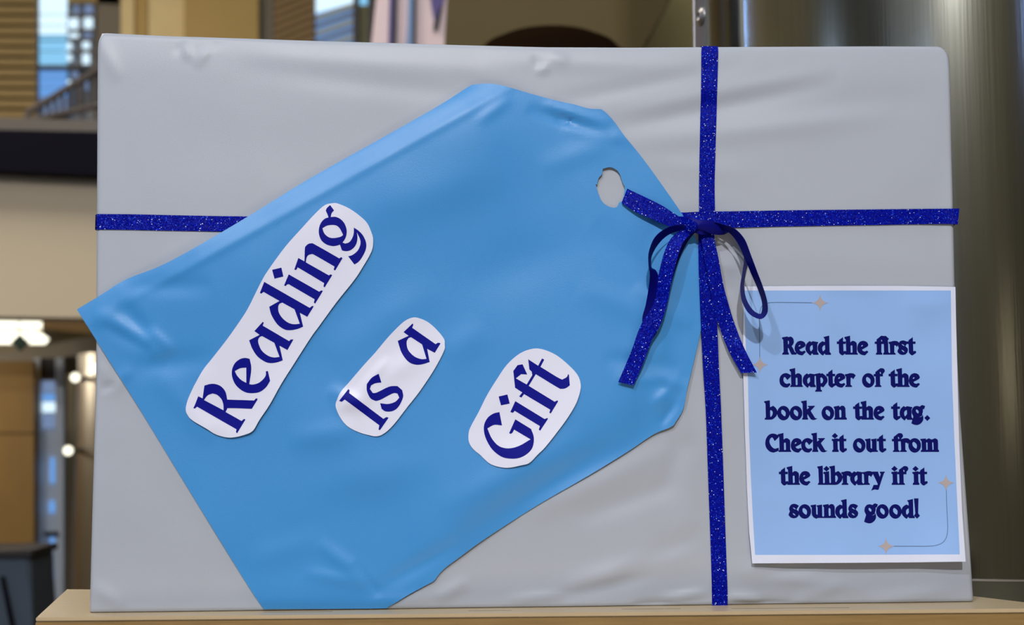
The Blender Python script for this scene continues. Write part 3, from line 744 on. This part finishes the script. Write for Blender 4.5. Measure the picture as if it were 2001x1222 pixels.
TG = thing('paper_gift_tag', U(1330, 440, -.004), 'giant light blue paper tag laid across the front of the gift box', 'gift tag')
hl = smooth_loop(HOLE, 60)
sheet('tag_paper', [[smooth_loop(TAG_OUT, 22), hl]], 7.0, tag_d, M['blue_paper'], TG, thick=.00025, zmin=.0008)

def S_(L, ox, oy, sc): return [(ox + a / sc, oy + b / sc) for a, b in L]
# paper labels on the tag
LBL = [
 ('reading', S_([(745,65),(770,68),(820,90),(870,125),(905,160),(925,205),(932,235),(925,290),(880,370),(840,430),(760,530),(680,640),(640,695),(560,820),(500,915),(450,1005),(400,1080),(370,1130),(330,1150),(265,1163),(200,1150),(150,1120),(90,1085),(65,1060),(55,1025),(75,960),(130,855),(180,790),(250,700),(320,600),(350,550),(375,500),(410,430),(440,380),(520,270),(600,180),(660,115),(705,75)], 340, 370, 2.395), 'white cut-out paper strip reading Reading'),
 ('is_a', S_([(775,90),(830,98),(900,130),(970,190),(1035,270),(1043,320),(1035,380),(950,540),(830,720),(720,860),(620,990),(540,1070),(470,1103),(400,1095),(300,1065),(210,1015),(150,940),(113,850),(125,790),(160,720),(230,640),(350,500),(450,390),(550,270),(640,175),(710,115)], 630, 600, 4.363), 'white cut-out paper strip reading Is a'),
 ('gift', S_([(660,95),(750,102),(860,150),(960,230),(1035,310),(1065,380),(1065,450),(1030,560),(960,680),(880,790),(770,930),(700,1000),(630,1070),(560,1090),(460,1110),(380,1105),(300,1080),(250,1040),(210,1000),(150,950),(115,890),(112,820),(130,760),(200,630),(270,490),(350,360),(440,230),(550,135)], 890, 660, 4.363), 'white cut-out paper strip reading Gift'),
]
BIG = {
 'reading': [
  # R
  [S_([(228,640),(280,665),(302,512),(380,492),(450,498),(510,530),(555,590),(575,680),(895,690),(915,667),(930,665),(937,678),(868,790),(600,782),(573,795),(555,828),(745,935),(775,910),(792,918),(693,1082),(678,1070),(685,1035),(215,765),(188,788),(168,780),(185,750)],350,670,6.11),
   S_([(298,685),(340,630),(400,607),(455,625),(505,675),(528,740),(530,808)],350,670,6.11)],
  # e
  [S_([(842,192),(862,310),(838,495),(880,500),(950,480),(1010,430),(1035,385),(1035,342),(1060,338),(1087,455),(1040,530),(970,585),(890,603),(800,595),(720,550),(660,480),(630,390),(635,310),(670,240),(730,195),(790,182)],350,670,6.11),
   S_([(802,298),(802,480),(740,445),(690,390),(665,340),(730,305)],350,670,6.11)],
  # a
  [S_([(265,790),(278,800),(265,835),(580,1020),(600,1000),(632,1000),(560,1127),(465,1075),(505,1250),(430,1275),(350,1282),(280,1260),(200,1200),(140,1110),(102,1010),(228,945),(165,900)],470,500,6.11),
   S_([(258,960),(403,1040),(465,1208),(400,1215),(330,1195),(255,1135),(215,1050),(212,1000),(230,970)],470,500,6.11)],
  # d
  [S_([(283,312),(825,622),(855,600),(870,602),(868,615),(797,730),(708,682),(748,847),(680,875),(590,890),(520,878),(440,820),(370,710),(342,610),(465,540),(275,432),(250,452),(230,445),(240,420)],470,500,6.11),
   S_([(500,560),(645,640),(707,812),(640,818),(570,800),(500,745),(455,670),(452,600),(470,570)],470,500,6.11)],
  # i
  [S_([(575,222),(940,430),(960,415),(978,418),(978,430),(890,573),(875,560),(885,520),(575,340),(555,345),(540,362),(520,355),(530,330)],470,500,6.11)],
  [S_([(377,168),(488,142),(512,248),(405,274)],470,500,6.11)],
  # n
  [S_([(140,760),(213,800),(218,650),(228,620),(260,592),(300,585),(340,600),(630,765),(645,752),(660,752),(667,765),(580,910),(562,900),(572,862),(340,728),(300,713),(262,725),(240,755),(230,812),(505,968),(525,955),(545,965),(455,1112),(440,1100),(448,1060),(155,885),(130,880),(112,905),(90,897),(98,880)],560,380,6.11)],
  # g
  [S_([(500,275),(490,245),(468,195),(480,165),(520,127),(567,192),(540,222),(527,270),(590,270),(650,300),(695,355),(718,430),(712,495),(690,545),(668,575),(700,588),(750,570),(785,520),(802,460),(803,397),(860,435),(915,495),(950,580),(945,660),(905,745),(860,805),(810,838),(735,740),(790,722),(850,670),(880,600),(878,540),(840,455),(846,520),(835,585),(800,640),(750,672),(700,678),(660,668),(637,600),(600,612),(550,618),(480,600),(420,555),(390,490),(385,420),(405,350),(450,295)],560,380,6.11),
   S_([(428,405),(480,375),(545,365),(600,375),(640,415),(675,485),(640,508),(560,522),(500,510),(450,465)],560,380,6.11)],
 ],
 'is_a': [
  [S_([(222,700),(232,712),(228,735),(520,955),(545,940),(565,945),(490,1053),(478,1045),(485,1010),(190,790),(165,810),(142,802)],630,600,4.363)],
  [S_([(480,570),(503,645),(450,652),(415,670),(405,700),(430,735),(465,730),(570,680),(640,675),(680,710),(688,770),(650,850),(600,888),(540,892),(505,870),(492,822),(560,828),(620,810),(655,775),(640,740),(600,738),(500,790),(455,803),(410,780),(380,720),(378,660),(420,605)],630,600,4.363)],
  [S_([(770,140),(775,155),(765,178),(965,318),(985,305),(1008,310),(958,392),(893,358),(915,470),(850,490),(790,492),(730,465),(675,390),(642,290),(735,247),(692,215)],630,600,4.363),
   S_([(755,258),(850,320),(887,443),(840,445),(780,420),(730,365),(718,300),(735,265)],630,600,4.363)],
 ],
 'gift': [
  [S_([(375,635),(397,750),(330,745),(272,775),(310,860),(370,925),(450,945),(540,925),(640,868),(500,785),(485,812),(470,822),(458,815),(510,697),(645,780),(668,850),(660,930),(620,985),(550,1025),(470,1033),(390,1015),(310,950),(255,850),(242,760),(270,690),(320,650)],890,660,4.363)],
  [S_([(510,542),(760,695),(785,685),(788,695),(722,795),(710,785),(720,755),(505,625),(490,642),(468,635)],890,660,4.363)],
  [S_([(368,503),(443,485),(463,563),(388,578)],890,660,4.363)],
  [S_([(620,185),(705,240),(738,178),(757,188),(725,250),(890,350),(925,350),(950,335),(960,312),(968,318),(975,408),(940,432),(905,437),(870,425),(685,312),(625,412),(845,547),(870,535),(875,545),(812,648),(800,640),(808,615),(585,482),(562,512),(543,502),(570,468),(508,428),(493,285),(530,235),(572,228),(612,315),(560,312),(515,348),(607,400),(655,320),(650,290),(630,272)],890,660,4.363)],
 ],
}
LIFT = {'reading': [(365, 830, 420, 850, 14, 1.0), (340, 800, 480, 860, 20, .8)],
        'is_a': [(700, 770, 760, 700, 9, 1.2), (740, 745, 830, 690, 22, 1.6), (655, 800, 720, 790, 12, .8)],
        'gift': [(950, 880, 1040, 900, 26, 1.2), (960, 800, 1030, 860, 22, -.6)]}
def label_d(key):
    L = LBL[[l[0] for l in LBL].index(key)][1]; cx = np.mean([p[0] for p in L]); cy = np.mean([p[1] for p in L])
    def f(x, y):
        h = 1.0
        for r in LIFT[key]: h = h + ridge(np.asarray(x, float), np.asarray(y, float), *r)
        # the right-hand, lower edge stands off and throws a small shadow
        e = np.clip(((x - cx) * .80 + (y - cy) * .60) / 70, 0, 1.6)
        return tag_d(x, y) + (np.maximum(h, .6) + 1.3 * e ** 2) * 1e-3
    return f
for key, out, lab in LBL:
    f = label_d(key)
    lo = sheet('paper_label', [[smooth_loop(out, 40)]], 5.5, f, M['label_paper'], TG, thick=.0002)
    lo['label'] = lab
    sheet('lettering', [[smooth_loop(l) for l in g] for g in BIG[key]], 4.5, lambda x, y, f=f: f(x, y) + .00016, M['ink'], lo, edge=3.0)

# ------------------------------------------------------------------ printed notice
def ell(cx, cy, rx, ry, n=28): return [(cx + rx * math.cos(2 * math.pi * i / n), cy + ry * math.sin(2 * math.pi * i / n)) for i in range(n)]
G = {}   # bold blackletter-like glyphs: (left, baseline, loops) in 1/12.5 px
G['R'] = (100,668,[[(100,245),(235,222),(252,240),(310,225),(355,250),(385,300),(390,370),(370,420),(338,460),(375,520),(412,600),(435,615),(462,632),(450,668),(335,668),(300,600),(262,515),(247,500),(247,602),(270,632),(270,668),(105,668),(110,632),(140,602),(130,300),(103,282)],[(245,325),(262,330),(272,365),(268,405),(248,420)]])
G['e'] = (437,668,[[(437,500),(455,420),(500,355),(560,332),(620,335),(680,365),(712,430),(690,470),(620,510),(552,545),(580,580),(625,590),(660,575),(680,570),(712,602),(665,650),(635,682),(590,682),(520,660),(465,610),(440,550)],[(530,470),(545,440),(565,428),(582,445),(560,465)]])
G['a'] = (675,668,[[(675,500),(685,440),(715,385),(775,335),(820,360),(850,338),(985,360),(985,385),(965,405),(965,600),(995,640),(995,672),(860,672),(850,645),(830,640),(800,690),(760,665),(700,600),(678,550)],[(785,520),(790,480),(815,445),(850,432),(855,530),(815,585),(795,575)]])
G['d'] = (975,668,[[(975,500),(985,440),(1020,385),(1090,338),(1150,360),(1145,285),(1120,255),(1115,235),(1255,203),(1265,600),(1300,640),(1298,672),(1160,672),(1150,645),(1130,650),(1105,690),(1060,665),(1000,600),(978,550)],[(1085,520),(1092,480),(1115,450),(1150,432),(1155,535),(1115,585),(1095,575)]])
G['t'] = (1015,628,[[(1015,305),(1060,305),(1065,272),(1165,200),(1170,305),(1235,308),(1232,365),(1172,368),(1180,545),(1218,535),(1245,545),(1248,585),(1155,648),(1110,625),(1070,580),(1062,368),(1015,368)]])
G['h'] = (345,582,[[(345,150),(485,118),(490,278),(540,245),(590,250),(640,290),(650,350),(650,530),(675,560),(675,582),(365,582),(365,555),(390,530),(380,215),(350,185)],[(497,370),(515,350),(540,365),(545,520),(520,540),(500,525)]])
G['c'] = (100,582,[[(100,420),(115,340),(165,275),(235,245),(300,250),(385,295),(375,335),(292,415),(270,380),(240,345),(218,340),(200,370),(200,430),(230,480),(275,505),(310,500),(345,485),(375,520),(340,560),(300,595),(240,595),(170,570),(115,510)]])
G['p'] = (965,582,[[(965,265),(1095,240),(1110,262),(1145,243),(1210,290),(1265,350),(1278,420),(1260,480),(1175,590),(1110,570),(1110,640),(1140,665),(1140,697),(972,697),(978,665),(1005,640),(990,320),(965,300)],[(1100,360),(1130,345),(1165,390),(1168,430),(1150,480),(1110,495)]])
G['r'] = (1700,582,[[(1700,270),(1760,262),(1820,246),(1890,248),(1930,265),(1965,300),(1900,395),(1880,360),(1840,355),(1840,530),(1875,555),(1872,582),(1705,582),(1710,555),(1738,530),(1728,330),(1700,305)]])
G['o'] = (305,582,[ell(460,422,155,177),[(425,335),(470,355),(510,400),(515,450),(500,503),(455,480),(410,430),(402,370)]])
G['f'] = (590,582,[[(590,265),(632,262),(632,215),(750,125),(800,122),(845,140),(865,185),(855,215),(815,265),(818,322),(745,325),(750,530),(780,555),(778,582),(612,582),(620,555),(645,530),(637,325),(590,322)],[(738,215),(755,215),(770,240),(765,262),(745,262)]])
G['i'] = (1690,608,[[(1690,295),(1740,288),(1825,275),(1832,290),(1840,540),(1862,575),(1860,608),(1700,608),(1702,575),(1728,545),(1722,350),(1692,330)],[(1768,143),(1846,216),(1768,282),(1690,218)]])
G['F'] = (865,668,[[(865,352),(912,345),(912,295),(1025,205),(1110,212),(1130,203),(1215,280),(1185,320),(1195,400),(1200,600),(1225,632),(1225,668),(1070,668),(1070,640),(1095,610),(1088,408),(1030,408),(1028,610),(1050,632),(1050,668),(892,668),(900,632),(920,610),(912,408),(865,405)],[(1022,300),(1050,318),(1045,345),(1025,345)]])
G['s'] = (140,660,[[(150,440),(160,390),(200,330),(270,312),(340,330),(390,362),(330,450),(385,505),(395,550),(375,610),(330,655),(260,667),(190,650),(140,600),(140,560),(170,495),(155,465)],[(240,402),(270,405),(312,440),(300,452),(255,425)],[(235,540),(270,550),(308,590),(295,600),(250,570)]])
G['b'] = (100,632,[[(100,182),(240,158),(248,328),(325,292),(390,350),(425,420),(425,480),(395,550),(330,610),(270,632),(115,632),(118,600),(145,575),(135,240),(105,210)],[(248,410),(275,395),(310,440),(310,490),(285,545),(262,565),(252,550)]])
G['k'] = (1005,632,[[(1005,182),(1142,160),(1150,380),(1205,335),(1172,318),(1170,295),(1340,292),(1335,312),(1240,415),(1340,580),(1370,597),(1405,602),(1350,632),(1290,640),(1240,620),(1200,560),(1160,495),(1160,575),(1178,602),(1175,632),(1028,632),(1030,602),(1050,575),(1040,240),(1008,210)]])
G['n'] = (975,658,[[(975,340),(1110,315),(1115,348),(1180,313),(1230,325),(1262,375),(1270,590),(1300,630),(1298,658),(985,658),(985,632),(1005,605),(1000,400),(978,370)],[(1112,430),(1135,410),(1162,440),(1165,590),(1140,610),(1118,595)]])
G['g'] = (225,658,[[(240,450),(255,390),(300,335),(370,322),(440,340),(470,310),(505,300),(570,325),(540,405),(515,395),(512,470),(495,525),(515,560),(525,620),(510,690),(455,755),(380,788),(300,780),(230,750),(280,580),(260,540),(242,500)],[(340,420),(365,408),(405,445),(412,480),(395,505),(370,490),(345,460)],[(408,597),(460,580),(500,548),(504,556),(465,590)]])
G['.'] = (1828,628,[[(1900,515),(1975,590),(1900,662),(1828,585)]])
G['C'] = (68,608,[[(68,380),(85,290),(140,205),(210,165),(290,162),(395,205),(395,250),(298,345),(275,300),(240,250),(205,265),(175,320),(175,380),(205,450),(260,510),(310,530),(395,505),(400,570),(360,595),(270,625),(180,600),(100,520),(72,440)]])
G['u'] = (130,608,[[(130,295),(262,275),(268,510),(300,530),(300,345),(275,320),(275,300),(410,278),(415,560),(445,580),(445,608),(310,608),(270,628),(200,590),(160,520),(158,350),(130,325)]])
G['m'] = (1480,608,[[(1480,290),(1615,278),(1620,310),(1690,272),(1745,300),(1770,300),(1840,272),(1895,300),(1912,350),(1915,545),(1940,575),(1938,608),(1490,608),(1492,575),(1520,550),(1510,345),(1482,320)],[(1622,385),(1640,370),(1655,385),(1658,550),(1630,560)],[(1768,385),(1785,370),(1800,385),(1805,550),(1778,560)]])
G['l'] = (1025,600,[[(1025,150),(1158,130),(1168,545),(1195,575),(1190,600),(1040,600),(1042,570),(1065,545),(1052,210),(1028,180)]])
G['y'] = (530,600,[[(555,275),(700,275),(705,310),(740,405),(765,330),(742,305),(742,278),(862,275),(865,300),(835,335),(710,718),(675,722),(620,712),(570,725),(530,745),(590,600),(685,600),(680,560),(575,340),(555,320)]])
G['!'] = (1445,658,[[(1447,178),(1558,178),(1550,545),(1595,602),(1525,675),(1445,600),(1480,550)]])
LINES = [
 (693.4, [('R',1528),('e',1552.8),('a',1574),('d',1598),('t',1635.2),('h',1650),('e',1675),('F',1709.2),('r',1736.4),('s',1754),('t',1771.6)]),
 (756.6, [('c',1523),('h',1542.6),('a',1568.6),('p',1592.2),('t',1614.6),('e',1630.2),('r',1651),('o',1684.4),('f',1707.2),('t',1736.4),('h',1751.2),('e',1775.8)]),
 (820.5, [('b',1493),('o',1518.6),('o',1543),('k',1565.4),('o',1605.4),('n',1629),('t',1667),('h',1681.6),('e',1706.8),('t',1741.2),('a',1758),('g',1780.4),('.',1806.2)]),
 (883.6, [('C',1495.4),('h',1519.8),('e',1545.2),('c',1565.6),('k',1585.2),('i',1625.2),('t',1636.4),('o',1666.6),('u',1690.4),('t',1713.4),('f',1742.8),('r',1758),('o',1775),('m',1798.4)]),
 (948.0, [('t',1522),('h',1537),('e',1561.8),('l',1597),('i',1608.8),('b',1620.2),('r',1644),('a',1661.2),('r',1685.8),('y',1702.4),('i',1741.6),('f',1753.2),('i',1782.8),('t',1794.2)]),
 (1012.8, [('s',1541.2),('o',1560.2),('u',1584),('n',1608),('d',1632),('s',1656.8),('g',1688),('o',1712),('o',1737.2),('d',1761.6),('!',1785.8)]),
]
P_OUT = [(1456, 560), (1600, 559), (1762, 559), (1867, 561), (1868, 620), (1870, 700), (1874, 860), (1880, 1000), (1887, 1098), (1780, 1099.5), (1640, 1100.5), (1470, 1101.5), (1464, 1040), (1460, 960), (1455.5, 840), (1452.5, 740), (1451.5, 690), (1453, 620)]
P_BLUE = [(1453.8, 568), (1600, 568), (1762, 568), (1858, 568), (1859, 640), (1860.5, 740), (1865, 860), (1869.5, 960), (1875.6, 1084), (1760, 1084.5), (1640, 1085), (1475.5, 1085), (1471, 1010), (1467, 930), (1463.5, 840), (1461.5, 740), (1457.5, 680), (1455, 620)]
def poster_d(x, y):
    x = np.asarray(x, float); y = np.asarray(y, float)
    h = 1.2 + 9.5 * np.clip((y - 900) / 200, 0, 1) ** 2 * (0.62 + .38 * np.sin((x - 1500) / 130.))
    h = h + 6.0 * np.exp(-((x - 1887) / 70) ** 2) * np.clip((y - 640) / 460, 0, 1)
    h = h + 2.0 * np.exp(-((x - 1452) / 40) ** 2) * np.exp(-((y - 760) / 160) ** 2)
    h = h + ridge(x, y, 1760, 590, 1860, 600, 20, 1.2) + ridge(x, y, 1590, 552, 1730, 566, 12, .8) + ridge(x, y, 1780, 640, 1850, 700, 30, -.7)
    base = 2.4e-3
    xc = np.clip(x, 195, 1845)
    return np.maximum(h * 1e-3 + .55 * paper_d(xc, y) + base * .7, paper_d(xc, y) + .0009)
PN = thing('printed_notice', U(1660, 1090, -.004), 'light blue printed notice with dark blue text at the right of the box', 'notice')
pb_ = [(L) for L in [P_BLUE]]
pset = sheet('sheet_paper', [[P_OUT]], 7.0, poster_d, [M['poster_white'], M['poster_blue']], PN, cut=[(P_BLUE, 1)], thick=.0002)
for base, gl in LINES:
    shp = []
    for ch, gx in gl:
        l0, b0, loops = G[ch]
        # each letter: outer loop (and dots) minus counters by the even-odd rule
        shp.append([smooth_loop([(gx + (a - l0) / 12.5, base + (b - b0) / 12.5) for a, b in L], 30, 3) for L in loops])
    sheet('lettering', shp, 3.2, lambda x, y: poster_d(x, y) + .00014, M['poster_ink'], PN, edge=2.4)
def star_loop(cx, cy, rx, ry, n=8):
    out = []
    tips = [(0, -ry), (rx, 0), (0, ry), (-rx, 0)]
    for i in range(4):
        a = tips[i]; b = tips[(i + 1) % 4]
        for k in range(n):
            t = k / n; c = (.08 * (a[0] + b[0]), .08 * (a[1] + b[1]))
            out.append((cx + (1 - t) ** 2 * a[0] + 2 * t * (1 - t) * c[0] + t * t * b[0], cy + (1 - t) ** 2 * a[1] + 2 * t * (1 - t) * c[1] + t * t * b[1]))
    return out
for (cx, cy) in ((1602.5, 592), (1485, 713), (1848.5, 944), (1731.5, 1068)):
    sheet('printed_star', [[star_loop(cx, cy, 17, 17)]], 3.0, lambda x, y: poster_d(x, y) + .00022, M['star'], PN)
def thick_line(P, w):
    P = cr_spline(P, 4); T = np.gradient(P, axis=0); T /= np.linalg.norm(T, axis=1)[:, None]; N = np.stack([-T[:, 1], T[:, 0]], 1) * w / 2
    return [tuple(p) for p in P + N] + [tuple(p) for p in (P - N)[::-1]]
for P in ([(1484.5, 702), (1484.3, 660), (1484, 620), (1487, 602), (1495, 594), (1510, 591.5), (1540, 591.5), (1590, 592)],
          [(1849, 956), (1850, 990), (1852, 1030), (1850, 1048), (1843, 1060), (1830, 1066), (1812, 1068), (1780, 1068), (1742, 1068)]):
    sheet('printed_line', [[thick_line(P, 1.1)]], 4.0, lambda x, y: poster_d(x, y) + .00018, M['thin_line'], PN)

# ------------------------------------------------------------------ bow
def tsrf(x, y):   # whatever lies on the box at that place
    return float(np.maximum(tag_d(np.array(float(x)), np.array(float(y))) if x < 1375 else paper_d(np.array(float(x)), np.array(float(y))), 0))
BW = thing('ribbon_bow', U(1365, 440, -.012), 'dark blue glitter ribbon bow tied through the tag hole', 'bow')
strip('strap', [(1226, 369, 0.6, 1215, 396, 0.6), (1232, 372, 3.0, 1219, 400, 3.0), (1262, 386, 5.5, 1247, 417, 5.0), (1292, 401, 7.5, 1276, 429, 7.0), (1314, 415, 10, 1304, 441, 9), (1334, 428, 12, 1330, 450, 10)], BW, M['glitter'], surf=tsrf, n=8)
# left tail, glittering side up, with a half twist in the middle
strip('tail', [(1332, 448, 14, 1349, 458, 16), (1310, 468, 17, 1334, 476, 22), (1296, 500, 18, 1322, 510, 25), (1285, 545, 17, 1312, 552, 24), (1273, 585, 14, 1303, 596, 21), (1262, 615, 14, 1291, 634, 19), (1247, 648, 13, 1275, 662, 16), (1236, 680, 13, 1265, 689, 14), (1223, 712, 12, 1252, 722, 13), (1208, 747, 12, 1238, 753.5, 13)], BW, M['glitter'], n=8)
# left loop: front strand narrow, seen edge on, return strand broad behind it
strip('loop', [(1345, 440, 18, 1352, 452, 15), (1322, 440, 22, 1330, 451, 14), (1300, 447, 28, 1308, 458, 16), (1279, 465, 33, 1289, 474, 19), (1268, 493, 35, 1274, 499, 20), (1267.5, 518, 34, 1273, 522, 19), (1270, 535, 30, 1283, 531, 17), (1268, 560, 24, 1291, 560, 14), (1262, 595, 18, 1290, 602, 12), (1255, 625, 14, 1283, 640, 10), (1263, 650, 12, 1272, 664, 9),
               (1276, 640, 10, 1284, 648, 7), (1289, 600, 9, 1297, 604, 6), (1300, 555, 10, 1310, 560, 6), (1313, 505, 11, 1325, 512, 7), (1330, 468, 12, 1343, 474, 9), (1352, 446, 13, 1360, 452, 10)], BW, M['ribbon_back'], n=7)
# right loop, nearly edge on
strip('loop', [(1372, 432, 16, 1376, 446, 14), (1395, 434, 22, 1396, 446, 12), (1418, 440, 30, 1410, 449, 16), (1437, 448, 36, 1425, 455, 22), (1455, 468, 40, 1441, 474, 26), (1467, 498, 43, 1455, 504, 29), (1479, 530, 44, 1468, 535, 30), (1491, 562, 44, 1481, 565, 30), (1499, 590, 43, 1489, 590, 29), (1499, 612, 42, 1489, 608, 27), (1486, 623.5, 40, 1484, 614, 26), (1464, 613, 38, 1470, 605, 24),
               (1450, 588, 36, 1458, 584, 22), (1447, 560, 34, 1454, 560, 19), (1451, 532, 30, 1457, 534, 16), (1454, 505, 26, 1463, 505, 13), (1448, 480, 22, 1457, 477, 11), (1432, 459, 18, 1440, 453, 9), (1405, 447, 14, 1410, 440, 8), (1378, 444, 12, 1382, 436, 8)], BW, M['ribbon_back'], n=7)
# right tail
strip('tail', [(1366, 446, 12, 1392, 444, 13), (1371, 475, 13, 1397, 472, 15), (1378, 515, 12, 1405, 510, 14), (1386, 560, 10, 1413, 554, 12), (1396, 605, 8, 1425, 600, 9.5), (1408, 646, 7, 1438, 640, 8.5), (1425, 688, 9, 1455, 682, 11), (1448, 729.5, 10, 1479, 728.5, 12)], BW, M['glitter'], n=8)
# knot: a wrapped core and two crossing folds
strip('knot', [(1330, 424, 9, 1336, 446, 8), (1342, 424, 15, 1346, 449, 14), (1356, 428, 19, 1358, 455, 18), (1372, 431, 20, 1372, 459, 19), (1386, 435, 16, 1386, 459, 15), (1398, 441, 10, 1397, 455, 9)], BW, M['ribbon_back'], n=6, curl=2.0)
strip('knot_fold', [(1322, 423, 9, 1312, 442, 7), (1338, 424, 17, 1330, 448, 12), (1352, 430, 24, 1346, 458, 17), (1362, 436, 24, 1360, 450, 22), (1368, 440, 20, 1370, 446, 20)], BW, M['glitter'], n=6, curl=1.5)
strip('knot_fold', [(1352, 440, 22, 1352, 446, 22), (1368, 431, 24, 1372, 450, 22), (1388, 432, 24, 1394, 458, 19), (1402, 440, 22, 1412, 459, 16), (1418, 449, 17, 1422, 455, 14), (1426, 452, 12, 1427, 453, 11)], BW, M['ribbon_back'], n=6, curl=1.5)
strip('knot_fold', [(1328, 424, 10, 1352, 426, 10), (1352, 421, 14, 1362, 440, 20), (1372, 424, 13, 1372, 446, 22), (1392, 430, 12, 1386, 448, 17), (1400, 438, 9, 1394, 447, 10)], BW, M['glitter'], n=6, curl=1.0)
